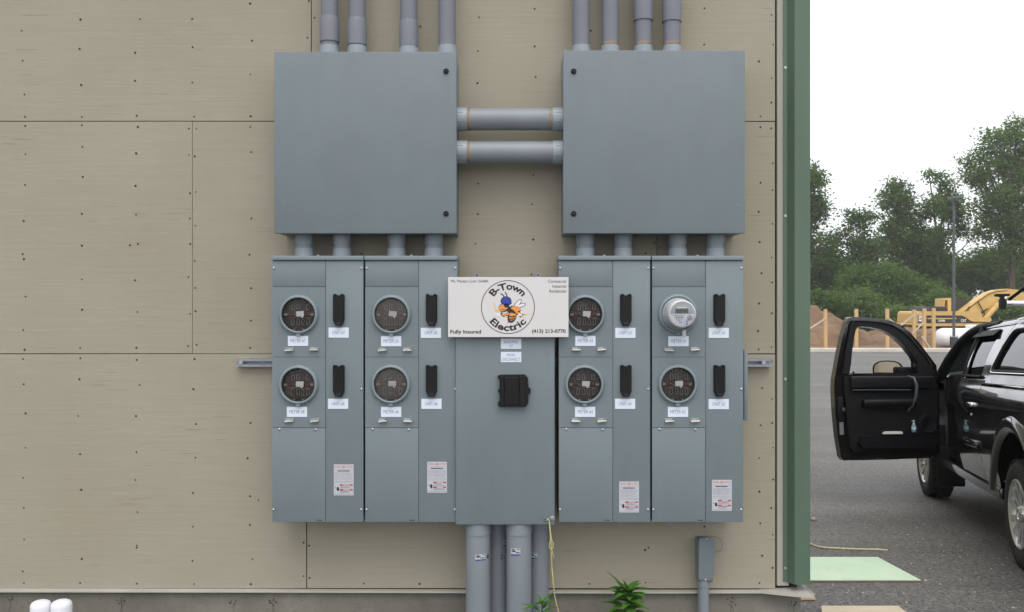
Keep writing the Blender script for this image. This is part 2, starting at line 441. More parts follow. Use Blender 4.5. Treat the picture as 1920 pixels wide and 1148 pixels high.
# ------------------------------------------------------------------ ground
def tz(y):
    """height of the lot: level by the building, falling gently away behind it"""
    if y < 5.6: return 0.049
    if y < 10.4: return 0.049 - 0.0637 * (y - 5.6)
    z1 = 0.049 - 0.0637 * 4.8
    return z1 - (min(y, 42.0) - 10.4) * 0.0010
ys = [-60, -30, -12, -4, 0, 3, 4.6, 5.2, 5.5, 5.7, 6, 7, 8, 9, 10, 10.3, 10.6, 12, 16, 24, 32, 42.0]
mb = MB(); mb.grid(lambda y, x: (x, y, tz(y)), ys, [-70, -30, -10, -3, 0, 1, 2, 3, 4, 5, 7, 10, 16, 30, 60, 90])
tag(mb.build('asphalt_lot', M['asphalt']), kind='structure')
mb = MB(); mb.box(-400, 400, -400, 400, -0.9, -0.40)
tag(mb.build('ground', M['grass']), kind='structure')
mb = MB(); mb.bbox(-20, 60, 42.0, 42.7, -0.5, -0.13, 0.03)
tag(mb.build('kerb', M['kerb']), kind='structure')
mb = MB()
mb.grid(lambda x, y: (x, y, -0.27 + 0.10 * mnoise.noise(Vector((x * 0.35, y * 0.35, 2.0))) + 0.05 * mnoise.noise(Vector((x * 1.3, y * 1.3, 5.0)))),
        np.linspace(-20, 60, 120).tolist(), np.linspace(42.6, 78, 60).tolist())
tag(mb.build('bare_earth', M['dirt']), kind='structure')
def mound(cx, cy, rx, ry, h, name, label=None):
    def fn(u, v):
        x, y = cx + rx * v * math.cos(u), cy + ry * v * math.sin(u)
        k = max(0.0, 1 - v * v) ** 1.1
        k *= 1 + 0.16 * mnoise.noise(Vector((x * 0.5, y * 0.5, h)))
        return (x, y, -0.42 + h * k + 0.26 * k * mnoise.noise(Vector((x * 1.3, y * 1.3, 1.0))) + 0.12 * mnoise.noise(Vector((x * 3.4, y * 3.4, 1.0))))
    m = MB(); m.grid(fn, [i * math.pi / 60 for i in range(121)], [i / 40 for i in range(41)])
    tag(m.build(name, M['dirt']), label, kind='structure')
mound(15.2, 52, 6.8, 5.0, 2.45, 'dirt_mound')
mound(22.5, 51, 4.5, 3.5, 1.0, 'dirt_mound')
mound(25.5, 48.5, 4.0, 1.8, 0.55, 'dirt_mound')

# ------------------------------------------------------------------ building
bld = empty('warehouse_building', (0, D, 0), 'tan plywood clad warehouse wall with green metal corner trim on a concrete footing', 'building')
CORNER = 1.50
ROOF = 5.6
BOT = PX(0, 1104, 0)[1]
mb = MB(); mb.box(-14, CORNER, D + 0.012, D + 0.10, BOT - 0.0, ROOF)
mb.box(-14, CORNER, D + 0.10, D + 14, 0.35, ROOF)
mb.build('wall', M['gap'], bld)
mb = MB()
for i in range(24):                      # ribbed tan siding on the side away from the lens
    y0 = D + 0.2 + i * 0.58
    mb.prism([(CORNER + 0.002, y0), (CORNER + 0.012, y0), (CORNER + 0.012, y0 + 0.36), (CORNER + 0.045, y0 + 0.40), (CORNER + 0.045, y0 + 0.50), (CORNER + 0.012, y0 + 0.54), (CORNER + 0.012, y0 + 0.58), (CORNER + 0.002, y0 + 0.58)], 'z', 0.32, ROOF)
mb.build('side_siding', M['siding'], bld)
mb = MB(); mb.box(-14.2, CORNER + 0.25, D - 0.3, D + 14.2, ROOF + 0.002, ROOF + 0.12)
mb.build('roof', M['siding'], bld)
# plywood sheets, each its own piece with open joints and its nails
def sheet(px0, px1, py0, py1, seed):
    x0, z1 = PX(px0, py0, 0); x1, z0 = PX(px1, py1, 0)
    g = 0.0019
    jr = random.Random(seed * 5 + 1)
    x0 += jr.uniform(0.0011, 0.0026); x1 -= jr.uniform(0.0011, 0.0026); z0 += jr.uniform(0.0010, 0.0028); z1 -= jr.uniform(0.0010, 0.0028)
    tl = jr.uniform(-0.0014, 0.0014)
    pr = (seed % 3) * 0.0012
    m = MB(); m.bbox(x0, x1, D - pr, D + 0.011, z0, z1, 0.0012, 1)
    m.v = [(x, y, z + tl * (x - (x0 + x1) / 2)) for x, y, z in m.v]
    s = m.build('plywood_panel', M['ply'], bld)
    rr = random.Random(seed)
    n = MB()
    def nail(px, py, r=1.0):
        x, z = PX(px + rr.uniform(-2, 2), py + rr.uniform(-2, 2), 0)
        if not (x0 + 0.006 < x < x1 - 0.006 and z0 + 0.006 < z < z1 - 0.006): return
        if not (-3.2 < x < 1.6 and 0.1 < z < 4.3): return
        k = 0.0053 * r * rr.uniform(0.75, 1.2)
        n.lathe((x, D - pr + 0.001, z), (0, -1, 0), [(k, 0), (k, 0.0022), (k * 0.3, 0.0032)], 7)
    lo, hi = max(px0, -600), px1
    studs = [x for x in range(-586, 1500, 107)]
    studs = [46 + 106 * i for i in range(-6, 14)]
    for sx in studs:
        if not lo + 16 < sx < hi - 16: continue
        step = 62 + rr.uniform(-3, 3)
        yy = py0 + 9
        nail(sx, yy)
        yy += rr.uniform(38, 62)
        while yy < py1 - 26:
            if rr.random() < 0.93: nail(sx + rr.uniform(-4, 4), yy)
            if rr.random() < 0.05: nail(sx + rr.uniform(-14, 14), yy + rr.uniform(-10, 10))
            yy += step + rr.uniform(-9, 9)
        nail(sx, py1 - 10)
    for ex in (px0 + 6, px1 - 6):
        if ex < -600: continue
        yy = py0 + 12
        while yy < py1:
            nail(ex, yy, 0.9); yy += 58 + rr.uniform(-14, 14)
    if n.v: tag(n.build('nail_heads', M['nail'], s), kind='stuff')
rows = [(-1344, -1080), (-1080, -644), (-644, -208), (-208, 228), (228, 664), (664, 1104)]
starts = [575, 361, 575, 584, 361, 575]
sd_ = 1
for (r0, r1), st in zip(rows, starts):
    xs = [st]
    while xs[-1] < 1454: xs.append(xs[-1] + 871)
    xs[-1] = 1454 if xs[-1] > 1454 else xs[-1]
    if xs[-1] - xs[-2] < 25: xs.pop(-2)
    while xs[0] > -3000: xs.insert(0, xs[0] - 871)
    for a, b in zip(xs, xs[1:]):
        sheet(a, b, max(r0, -1310), r1, sd_); sd_ += 1
# edge batten, green corner metal, drip flashing, footing
xa, _ = PX(1456.5, 0, 0); xb, _ = PX(1468.5, 0, 0.006)
z_tr = PX(0, 1097, 0.06)[1]
mb = MB(); mb.bbox(xa, xb + 0.03, D - 0.006, D + 0.0105, PX(0, 1098, 0)[1], ROOF - 0.004, 0.002, 1); mb.build('edge_batten', M['batten'], bld)
x1, x2, x3, x4 = PX(1468, 0, 0.009)[0], PX(1476, 0, 0.011)[0], PX(1490, 0, 0.055)[0], PX(1519.3, 0, 0.055)[0]
prof = [(x1, D - 0.0085), (x2, D - 0.0105), (x3, D - 0.055), (x4, D - 0.055), (x4, D + 0.14), (x4 - 0.003, D + 0.14), (x4 - 0.003, D - 0.052), (x3 + 0.0015, D - 0.052), (x2 + 0.001, D - 0.0078), (x1, D - 0.0065)]
mb = MB(); mb.prism(prof, 'z', z_tr, ROOF - 0.003); ct = mb.build('corner_trim', M['green'], bld)
for py in (127, 405, 711, 1066, -150):
    x, z = PX(1472.5, py, 0.011); mb = MB(); mb.lathe((x, D - 0.0095, z), (0, -1, 0), [(0.008, 0), (0.008, 0.002), (0.005, 0.002), (0.005, 0.006)], 8)
    mb.build('screw', M['zinc'], ct)
zf = PX(0, 1104.5, 0.0)[1]
mb = MB()
for i, (xx0, xx1, dz0, dz1) in enumerate([(-14, -1.35, 0.014, 0.004), (-1.35, 0.6, 0.004, -0.001), (0.6, 1.30, -0.001, 0.0)]):
    mb.add([(xx0, D - 0.024, zf - 0.007 + dz0), (xx1, D - 0.024, zf - 0.007 + dz1), (xx1, D - 0.002, zf - 0.002 + dz1), (xx0, D - 0.002, zf - 0.002 + dz0),
            (xx0, D - 0.026, zf - 0.015 + dz0), (xx1, D - 0.026, zf - 0.015 + dz1), (xx0, D + 0.01, zf - 0.015 + dz0), (xx1, D + 0.01, zf - 0.015 + dz1)],
           [(0, 1, 2, 3), (0, 4, 5, 1), (4, 6, 7, 5), (3, 2, 7, 6)])
xe = PX(1523, 0, 0.08)[0]
mb.add([(1.30, D - 0.024, zf - 0.007), (xe - 0.02, D - 0.115, zf - 0.004), (xe, D - 0.115, zf + 0.012), (xe, D + 0.05, zf + 0.012), (1.30, D + 0.012, zf - 0.002),
        (1.30, D - 0.026, zf - 0.015), (xe - 0.02, D - 0.117, zf - 0.012), (xe, D - 0.117, zf + 0.004), (xe, D + 0.05, zf + 0.004), (1.30, D + 0.012, zf - 0.019)],
       [(0, 1, 2, 3, 4), (5, 9, 8, 7, 6), (0, 5, 6, 1), (1, 6, 7, 2), (2, 7, 8, 3)])
mb.build('drip_flashing', M['white_flash'], bld)
mb = MB(); mb.bbox(-14, PX(1502, 0, -0.005)[0], D + 0.004, D + 0.24, -0.6, zf - 0.022, 0.006); mb.box(PX(1502, 0, 0)[0] - 0.25, PX(1502, 0, -0.005)[0], D + 0.245, D + 14, -0.8, 0.318)
fo = mb.build('concrete_footing', M['concrete'], bld)
for px, py in ((18, 1122), (226, 1126), (228, 1131), (437, 1130), (510, 1128), (512, 1131), (1371, 1125), (1374, 1134), (1488, 1132)):
    x, z = PX(px, py, 0); mb = MB()
    for k in range(4):
        a = k * 1.7 + px
        mb.lathe((x + 0.017 * math.cos(a), D + 0.0045, z + 0.010 * math.sin(a)), (0, -1, 0), [(0.0075 - 0.0014 * k, 0), (0.004, 0.0025), (0.001, 0.003)], 6)
    mb.tube([(x, D + 0.004, z - 0.008), (x + 0.004, D + 0.004, z - 0.035), (x - 0.003, D + 0.004, z - 0.07), (x + 0.001, D + 0.004, z - 0.13)], [0.0018, 0.0012, 0.0015, 0.0008], 5)
    mb.build('form_tie_stain', M['rust'], fo)

# ------------------------------------------------------------------ strut behind the cabinets
a, zt = PX(443, 673, 0.04); b, zb = PX(1447, 688, 0.04)
st = empty('strut_channel', (a, D, zb), 'long galvanised slotted strut rail fixed to the plywood behind the meter cabinets', 'strut rail')
h = zt - zb
mb = MB(); mb.prism([(D - 0.0015, zb), (D - 0.041, zb), (D - 0.041, zb + h * 0.30), (D - 0.033, zb + h * 0.30), (D - 0.033, zb + 0.004), (D - 0.006, zb + 0.004), (D - 0.006, zt - 0.004), (D - 0.033, zt - 0.004), (D - 0.033, zt - h * 0.30), (D - 0.041, zt - h * 0.30), (D - 0.041, zt), (D - 0.0015, zt)], 'x', a, b)
mb.build('channel', M['galv'], st)
for px in (452, 1432):
    x = PX(px, 0, 0.04)[0]; mb = MB(); mb.lathe((x, D - 0.0405, (zt + zb) / 2), (0, -1, 0), [(0.012, 0), (0.012, 0.003), (0.007, 0.003), (0.007, 0.009)], 6); mb.build('bolt', M['zinc'], st)

# ------------------------------------------------------------------ conduits
def conduit(label, group, p0, p1, r, mat, bells=(), collars=(), stains=(), name='conduit', marks=()):
    """p0 -> p1; bells = (t0, t1, extra radius, taper end), collars = (t0, t1, extra); t in metres from p0"""
    p0, p1 = Vector(p0), Vector(p1); ax = (p1 - p0).normalized(); L = (p1 - p0).length
    e = empty(name, p0, label, 'conduit', group)
    mb = MB(); mb.lathe(p0, ax, [(r, 0), (r, L)], 28); mb.build('pipe', mat, e)
    for t0, t1, ex, tap in bells:
        m = MB(); q = 0.018
        if tap == 'end': pr = [(r + 0.0006, t0), (r + ex, t0 + 0.0005), (r + ex, t1 - q), (r + 0.0008, t1)]
        elif tap == 'start': pr = [(r + 0.0008, t0), (r + ex, t0 + q), (r + ex, t1 - 0.0005), (r + 0.0006, t1)]
        else: pr = [(r + 0.0006, t0), (r + ex, t0 + 0.001), (r + ex, t1 - 0.001), (r + 0.0006, t1)]
        m.lathe(p0, ax, pr, 28, (False, False)); m.build('bell_coupling', mat, e, sharp=50)
    for t0, t1, ex in collars:
        m = MB(); m.lathe(p0, ax, [(r + 0.0006, t0), (r + ex, t0 + 0.0008), (r + ex, t1 - 0.0008), (r + 0.0006, t1)], 28, (False, False)); c = m.build('collar', M['collar'], e)
        for k in range(8):                       # moulded ribs round the threaded collar
            u = ax.orthogonal().normalized(); w = ax.cross(u); th = k * math.pi / 4 + 0.35
            q = p0 + (u * math.cos(th) + w * math.sin(th)) * (r + ex - 0.0005)
            mm = MB(); mm.cyl(q + ax * (t0 + (t1 - t0) * 0.15), q + ax * (t1 - (t1 - t0) * 0.3), 0.0022, None, 6); mm.build('rib', M['collar'], c)
    for t0 in stains:
        m = MB(); m.lathe(p0, ax, [(r + 0.0004, t0), (r + 0.0009, t0 + 0.002), (r + 0.0009, t0 + 0.010), (r + 0.0004, t0 + 0.014)], 28, (False, False)); m.build('primer_stain', M['glue'], e)
    return e
P_C = 0.11
z_box = PX(0, 96, 0.0)[1]
def pz(py, p=P_C): return PX(0, py, p)[1]
zb0 = pz(94)
def px_(px, p=P_C): return PX(px, 0, p)[0]
r3 = 0.0440
G = 'vertical conduits above the pull boxes'
spec = [
 (618, 'left', 'leftmost vertical conduit above the left pull box, with a long bell coupling', [(pz(80), pz(33), 0.0055, 'end')], 'gap'),
 (669.5, 'left', 'second vertical conduit from the left, its bell coupling almost touching the left pull box', [(pz(86), pz(36), 0.0060, 'end')], ''),
 (766.5, 'left', 'third vertical conduit above the left pull box, bell coupling down on its collar', [(pz(89), pz(40), 0.0050, 'end')], ''),
 (838.5, 'left', 'plain vertical conduit without coupling at the right end of the left pull box', [], ''),
 (1089.5, 'right', 'plain vertical conduit at the left end of the right pull box', [], ''),
 (1144, 'right', 'plain vertical conduit with an orange primer smear, second above the right pull box', [], 's'),
 (1206, 'right', 'vertical conduit above the right pull box whose high bell coupling hangs second from its right', [(pz(40), pz(-60), 0.0058, 'end')], 's'),
 (1259.5, 'right', 'rightmost vertical conduit above the right pull box, with a high bell coupling', [(pz(42), pz(-62), 0.0058, 'end')], 's'),
]
for px, side, lab, bells, fl in spec:
    x = px_(px)
    e = conduit(lab, G, (x, D - P_C, zb0 - 0.03), (x, D - P_C, ROOF - 0.01), r3, M['pvc_violet'],
            [(b0 - zb0 + 0.03, b1 - zb0 + 0.03, ex, tp) for b0, b1, ex, tp in bells],
            [(0.0, pz(87) - zb0 + 0.03, 0.0035)], [pz(86.5) - zb0 + 0.03] if 's' in fl else [])
# couplings leave a dark ring where the bell lip ends
G = 'short conduit nipples between pull boxes and meter cabinets'
nl = ['first', 'second', 'third', 'fourth']
zt_, zb_ = pz(436), pz(482)
for k, (px, side) in enumerate([(571, 'left'), (641.5, 'left'), (743.5, 'left'), (813.5, 'left'), (1097.5, 'right'), (1168.5, 'right'), (1270.5, 'right'), (1341, 'right')]):
    x = px_(px); L = zt_ - zb_ + 0.05
    conduit('short grey conduit nipple under the %s pull box, %s from the left' % (side, nl[k % 4]), G, (x, D - P_C, zb_ - 0.02), (x, D - P_C, zt_ + 0.03), r3 - 0.001, M['pvc'],
            [(pz(459) - zb_ + 0.02, L, 0.0042, 'both')], [(0.0, pz(466) - zb_ + 0.02, 0.0035)], name='conduit_nipple')
G = 'thick conduits between the two pull boxes'
xl, xr = PX(852, 0, 0.13)[0], PX(1061, 0, 0.13)[0]
c0, c1 = PX(876.5, 0, 0.13)[0] - xl, PX(1036, 0, 0.13)[0] - xl
for py, lab, stn in ((224, 'upper thick grey conduit joining the two pull boxes', [c0 + 0.001, c1 - 0.018]), (286, 'lower thick grey conduit joining the two pull boxes', [c0 + 0.001])):
    z = PX(0, py, 0.13)[1]
    conduit(lab, G, (xl, D - 0.13, z), (xr, D - 0.13, z), 0.0560, M['pvc'], [], [(0.0, c0, 0.0035), (c1, xr - xl, 0.0035)], stn)
G = 'thick conduits rising into the main disconnect'
def low(pxa, pxb, p, lab, collar, stk, mk=None):
    x = PX((pxa + pxb) / 2, 0, p)[0]; r = (pxb - pxa) / 2 * (D - p) / F
    z1 = PX(0, 978, p)[1]
    e = conduit(lab, G, (x, D - p, -0.25), (x, D - p, z1), r, M['pvc'], [(PX(0, 1000, p)[1] + 0.25, z1 + 0.25, 0.003, 'both')] if collar else [])
    if stk:
        sx, sy, w, h = stk
        th = math.asin(max(-0.99, min(0.99, (PX(sx, 0, p)[0] - x) / r))); z = PX(0, sy, p)[1]
        hw = w / 2 * (D - p) / F / r; hh = h / 2 * (D - p) / F; tilt = 0.05
        def on(a, zz, o): return (x + (r + o) * math.sin(a), D - p - (r + o) * math.cos(a), zz + tilt * (a - th) * r)
        m = MB(); m.grid(lambda a, zz: on(a, zz, 0.0008), [th + hw * (i / 4 - 1) for i in range(9)], [z - hh, z + hh]); s = m.build('printed_sticker', M['sticker'], e)
        m = MB(); m.grid(lambda a, zz: on(a, zz, 0.0013), [th + hw * 0.98 * (i / 4 - 1) for i in range(9)], [z - hh, z - hh * 0.62]); m.build('blue_band', M['ink_blue'], s)
        m = MB()
        for q, (a0, a1, f) in enumerate([(-0.8, -0.2, 0.7), (0.35, 0.85, 0.7), (-0.8, 0.0, 0.35), (-0.8, 0.1, 0.1), (0.1, 0.85, -0.25)]):
            m.grid(lambda a, zz: on(a, zz, 0.0013), [th + hw * (a0 + (a1 - a0) * i / 4) for i in range(5)], [z + hh * (f - 0.1), z + hh * (f + (0.12 if q < 4 else 0.2))])
        m.build('print', M['ink'] , s)
    if mk:
        ch, mx, my, w, h = mk
        x0, z0 = PX(mx - w / 2, my + h / 2, p + 0.03); x1, z1 = PX(mx + w / 2, my - h / 2, p + 0.03)
        vs, fs = text_raw(ch, 0.0)
        a, b = min(v.x for v in vs), max(v.x for v in vs); c, d = min(v.y for v in vs), max(v.y for v in vs)
        m = MB(); out = []
        for v in vs:
            xx = x0 + (v.x - a) / (b - a) * (x1 - x0); q = max(-0.98, min(0.98, (xx - x) / r))
            out.append((xx, D - p - r * math.sqrt(1 - q * q) - 0.0012, z0 + (v.y - c) / (d - c) * (z1 - z0)))
        m.add(out, fs); m.build('lettering', M['mark'], e)
low(873.5, 919.5, 0.19, 'front left thick conduit under the main disconnect, white sticker at its middle', True, (901.5, 1039, 19, 11.5), ('1', 914.8, 1043, 2.5, 7))
low(913, 954, 0.07, 'rear conduit marked 2 between the two front conduits', False, (947.5, 1014, 10, 11), ('2', 940.5, 1042.5, 5, 8))
low(949.5, 996.5, 0.19, 'front right thick conduit under the main disconnect, blue edged white sticker', True, (966.5, 1029, 18, 13))
low(988, 1029, 0.07, 'rear right thick conduit beside the hanging yellow string', False, (1001, 1037, 12, 11))

# ------------------------------------------------------------------ pull boxes
def pull_box(pxa, pxb, label, knobs, screws, side):
    p = 0.225
    x0, z1 = PX(pxa, 97 if side < 0 else 94.5, p); x1, z0 = PX(pxb, 438, p)
    e = empty('pull_box', ((x0 + x1) / 2, D, z0), label, 'electrical box', 'pull boxes above the meter cabinets')
    mb = MB(); mb.bbox(x0 + 0.003, x1 - 0.003, D - p + 0.019, D - 0.0015, z0 + 0.004, z1 - 0.004, 0.003); mb.build('enclosure', M['cab2'], e)
    mb = MB(); mb.bbox(x0, x1, D - p, D - p + 0.018, z0, z1, 0.004, 3); cv = mb.build('cover', M['cab2'], e)
    for kx, ky in knobs:
        x, z = PX(kx, ky, p); m = MB()
        m.lathe((x, D - p + 0.0005, z), (0, -1, 0), [(0.0135, 0), (0.0135, 0.006), (0.0115, 0.009), (0.0, 0.0095)], 18); k = m.build('quarter_turn_lock', M['black2'], e)
        m = MB(); m.box(x - 0.008, x + 0.008, D - p - 0.0108, D - p - 0.008, z - 0.0016, z + 0.0016); m.build('slot', M['dark_gap'], k)
    for kx, ky in screws:
        x, z = PX(kx, ky, p); m = MB(); m.lathe((x, D - p + 0.0004, z), (0, -1, 0), [(0.005, 0), (0.005, 0.002), (0.002, 0.0035)], 10); m.build('screw', M['cab_edge'], e)
    return e
pull_box(514, 856, 'square grey steel pull box on the left, over meters seven and five', [(836.5, 134), (836.5, 401)], [(533, 385)], -1)
pull_box(1056, 1397, 'square grey steel pull box on the right, over meters three and one', [(1075.5, 134), (1075.5, 401)], [(1383, 386)], 1)

# ------------------------------------------------------------------ meter cabinets
P_F = 0.25
Y_F = D - P_F
def plate(e, px0, px1, py0, py1, lines, yf=None, p=P_F):
    yf = D - p if yf is None else yf
    x0, z1 = PX(px0, py0, p); x1, z0 = PX(px1, py1, p)
    m = MB(); m.bbox(x0, x1, yf - 0.0022, yf + 0.0004, z0, z1, 0.0007, 1); s = m.build('name_plate', M['label'], e)
    m = MB(); n = len(lines); H = (z1 - z0); W = x1 - x0
    for i, (tx, wfrac) in enumerate(lines):
        hh = H * (0.36 if n == 1 else 0.27)
        zc = z0 + H * (0.5 if n == 1 else (0.70 if i == 0 else 0.29))
        xc = (x0 + x1) / 2
        add_text(m, tx, xc - W * wfrac / 2, xc + W * wfrac / 2, zc - hh / 2, zc + hh / 2, yf - 0.0026, -0.014)
    m.build('lettering', M['ink'], s)
    return s
def jaw_mesh():
    m = MB(); w, h, q = 0.0075, 0.014, 0.0022
    m.box(-w, -w + q, -0.004, 0.004, -h, h); m.box(w - q, w, -0.004, 0.004, -h, h * 0.8)
    m.box(-w + q, w - q, -0.0035, 0.0035, h - q, h); m.box(-w + q, w - q, -0.0035, 0.0035, -h, -h + q)
    return m.mesh('jaw', M['jaw'])
JAW = jaw_mesh()
def ring_profile(c, e, name='meter_socket'):
    m = MB()
    m.lathe(c, (0, -1, 0), [(0.0985, -0.001), (0.0985, 0.006), (0.0965, 0.015), (0.092, 0.021), (0.087, 0.0225), (0.0835, 0.021), (0.0825, 0.016), (0.0825, -0.0112)], 48, (False, False))
    m.box(c[0] - 0.010, c[0] + 0.010, c[1] - 0.018, c[1] - 0.004, c[2] - 0.106, c[2] - 0.094)
    return m.build(name, M['cab_edge'], e, sharp=60)
def socket(e, px, py, seed, fog=False, filled=False):
    x, z = PX(px, py, P_F + 0.012); c = (x, Y_F, z); rr = random.Random(seed)
    ring = ring_profile(c, e)
    m = MB(); m.lathe((x, Y_F + 0.0105, z), (0, -1, 0), [(0.0822, 0), (0.0, 0.0005)], 40, (True, False)); m.build('socket_base', M['sock_back'], ring)
    if filled: return ring
    yb = Y_F + 0.004
    for jx, jz in ((-0.028, 0.035), (-0.004, 0.037), (0.044, 0.036), (-0.030, -0.036), (-0.003, -0.036), (0.020, -0.038), (0.046, -0.036)):
        j = bpy.data.objects.new('jaw', JAW); COL.objects.link(j); j.parent = ring
        j.location = Vector((x + jx, yb, z + jz)) - e.location; j.rotation_euler = (0, rr.uniform(-0.12, 0.12), 0)
        j.scale = (0.85 if abs(jx - 0.02) < 0.002 else 1, 1, 0.9 if jz > 0 else 1.1)
    for s_ in (-1, 1):
        m = MB(); m.bbox(x + s_ * 0.045 - 0.016, x + s_ * 0.045 + 0.016, yb, yb + 0.01, z - 0.007, z + 0.008, 0.002, 1); m.build('insulator_block', M['red_block'], ring)
        m = MB(); m.box(x + s_ * 0.066 - 0.008, x + s_ * 0.066 + 0.008, yb - 0.004, yb + 0.008, z - 0.006, z + 0.006); m.build('side_terminal', M['jaw'], ring)
    m = MB(); m.tube([(x - 0.06, yb - 0.004, z - 0.014), (x, yb - 0.004, z - 0.014), (x + 0.062, yb - 0.004, z - 0.017)], 0.0010, 5)
    m.tube([(x - 0.036, yb - 0.004, z + 0.006), (x - 0.01, yb - 0.006, z - 0.008), (x + 0.012, yb - 0.006, z - 0.016)], 0.0016, 5)
    m.build('sense_wire', M['jaw'], ring)
    Mt = Matrix.Translation((x + 0.007, yb - 0.012, z + 0.004)) @ Matrix.Rotation(rr.uniform(-0.12, 0.12), 4, 'Y')
    m = MB(); m.box(-0.019, 0.019, -0.0006, 0.0006, -0.013, 0.013, Mt); m.box(0.004, 0.014, -0.0006, 0.0006, -0.020, -0.0135, Mt); m.build('paper_tag', M['tag'], ring)
    m = MB()                                   # cooling fins and screws round the rim
    for k in range(14):
        a = math.pi * (0.06 + 0.88 * k / 13)
        m.box(-0.0012, 0.0012, -0.003, 0.003, 0.073, 0.079, Matrix.Translation((x, yb, z)) @ Matrix.Rotation(a - math.pi / 2, 4, 'Y'))
    m.build('rim_lug', M['jaw'], ring)['kind'] = 'stuff'
    for s_ in (-1, 1):
        m = MB(); m.bbox(x + s_ * 0.024 - 0.007, x + s_ * 0.024 + 0.007, yb - 0.012, yb - 0.004, z - 0.078, z - 0.071, 0.002, 1); m.build('cover_clip', M['zinc'], ring)
    m = MB(); m.lathe((x, Y_F - 0.0095, z), (0, -1, 0), [(0.0826, -0.004), (0.081, 0.003), (0.07, 0.006), (0.045, 0.0085), (0.0, 0.0095)], 40, (False, False))
    m.build('clear_cover', M['fogged'] if fog else M['glass'], ring, sharp=80)
    return ring
def handle_cover(e, px0, px1, py0, py1):
    p = P_F + 0.012
    x0, z1 = PX(px0, py0, p); x1, z0 = PX(px1, py1, p); w = x1 - x0; y1 = Y_F + 0.0005; y0 = Y_F - 0.024
    ch = 0.028; m = MB()
    outl = [(x0 + w * 0.22, z0), (x1 - w * 0.22, z0), (x1, z0 + ch), (x1, z1 - 0.004), (x1 - 0.004, z1), (x1 - w * 0.30, z1), (x1 - w * 0.36, z1 - 0.005), (x0 + w * 0.36, z1 - 0.005), (x0 + w * 0.30, z1), (x0 + 0.004, z1), (x0, z1 - 0.004), (x0, z0 + ch)]
    cx = (x0 + x1) / 2; cz = (z0 + z1) / 2
    inn = [(cx + (a - cx) * 0.88, cz + (b - cz) * 0.965) for a, b in outl]
    n = len(outl)
    rs = [[(a, y1, b) for a, b in outl], [(a, y0 + 0.006, b) for a, b in outl], [(a, y0, b) for a, b in inn]]
    m.rings(rs, (True, False), smooth=False)
    tri = tessellate_polygon([[Vector((a, b, 0)) for a, b in inn]]); m.add([(a, y0, b) for a, b in inn], list(tri))
    h = m.build('handle_cover', M['black'], e)
    m = MB(); m.box(cx - w * 0.2, cx + w * 0.2, y0 - 0.001, y0 + 0.002, z0 + 0.012, z0 + 0.0145); m.build('pull_lip', M['pull'], h)
    m = MB()
    for s_ in (-1, 1): m.bbox(cx + s_ * w * 0.33 - 0.006, cx + s_ * w * 0.33 + 0.006, y0 - 0.004, y0 + 0.006, z1 - 0.010, z1 + 0.002, 0.002, 1)
    m.build('hinge_knuckles', M['black'], h)
    return h
def latch(e, px, py, rot=0.0):
    x, z = PX(px, py, P_F + 0.01); m = MB()
    Mx = Matrix.Translation((x, Y_F, z)) @ Matrix.Rotation(rot, 4, 'Y')
    m.bbox(-0.022, 0.022, -0.004, 0.0005, -0.003, 0.012, 0.001, 1, Mx)
    la = m.build('latch', M['zinc'], e)
    m = MB(); p0 = Mx @ Vector((-0.020, -0.011, -0.002)); p1 = Mx @ Vector((0.023, -0.013, -0.001)); m.cyl(p0, p1, 0.0052, None, 10); m.build('hasp_barrel', M['zinc'], la)
    m = MB(); q = Mx @ Vector((0.016, -0.003, 0.008)); m.lathe(q, (0, -1, 0), [(0.0055, 0), (0.0055, 0.006), (0.003, 0.009)], 10)
    q = Mx @ Vector((-0.018, -0.003, 0.010)); m.lathe(q, (0, -1, 0), [(0.003, 0), (0.003, 0.006)], 8); m.build('latch_screw', M['chrome'], la)
def screw(e, px, py, p=P_F, r=0.006, y=None):
    x, z = PX(px, py, p); y = D - p if y is None else y
    m = MB(); m.lathe((x, y + 0.0004, z), (0, -1, 0), [(r, 0), (r, 0.002), (r * 0.55, 0.0042), (0, 0.0046)], 10); m.build('screw', M['zinc'], e)
def rect(m, px0, px1, py0, py1, y, p):
    x0, z1 = PX(px0, py0, p); x1, z0 = PX(px1, py1, p)
    m.add([(x0, y, z0), (x1, y, z0), (x1, y, z1), (x0, y, z1)], [(0, 1, 2, 3)])
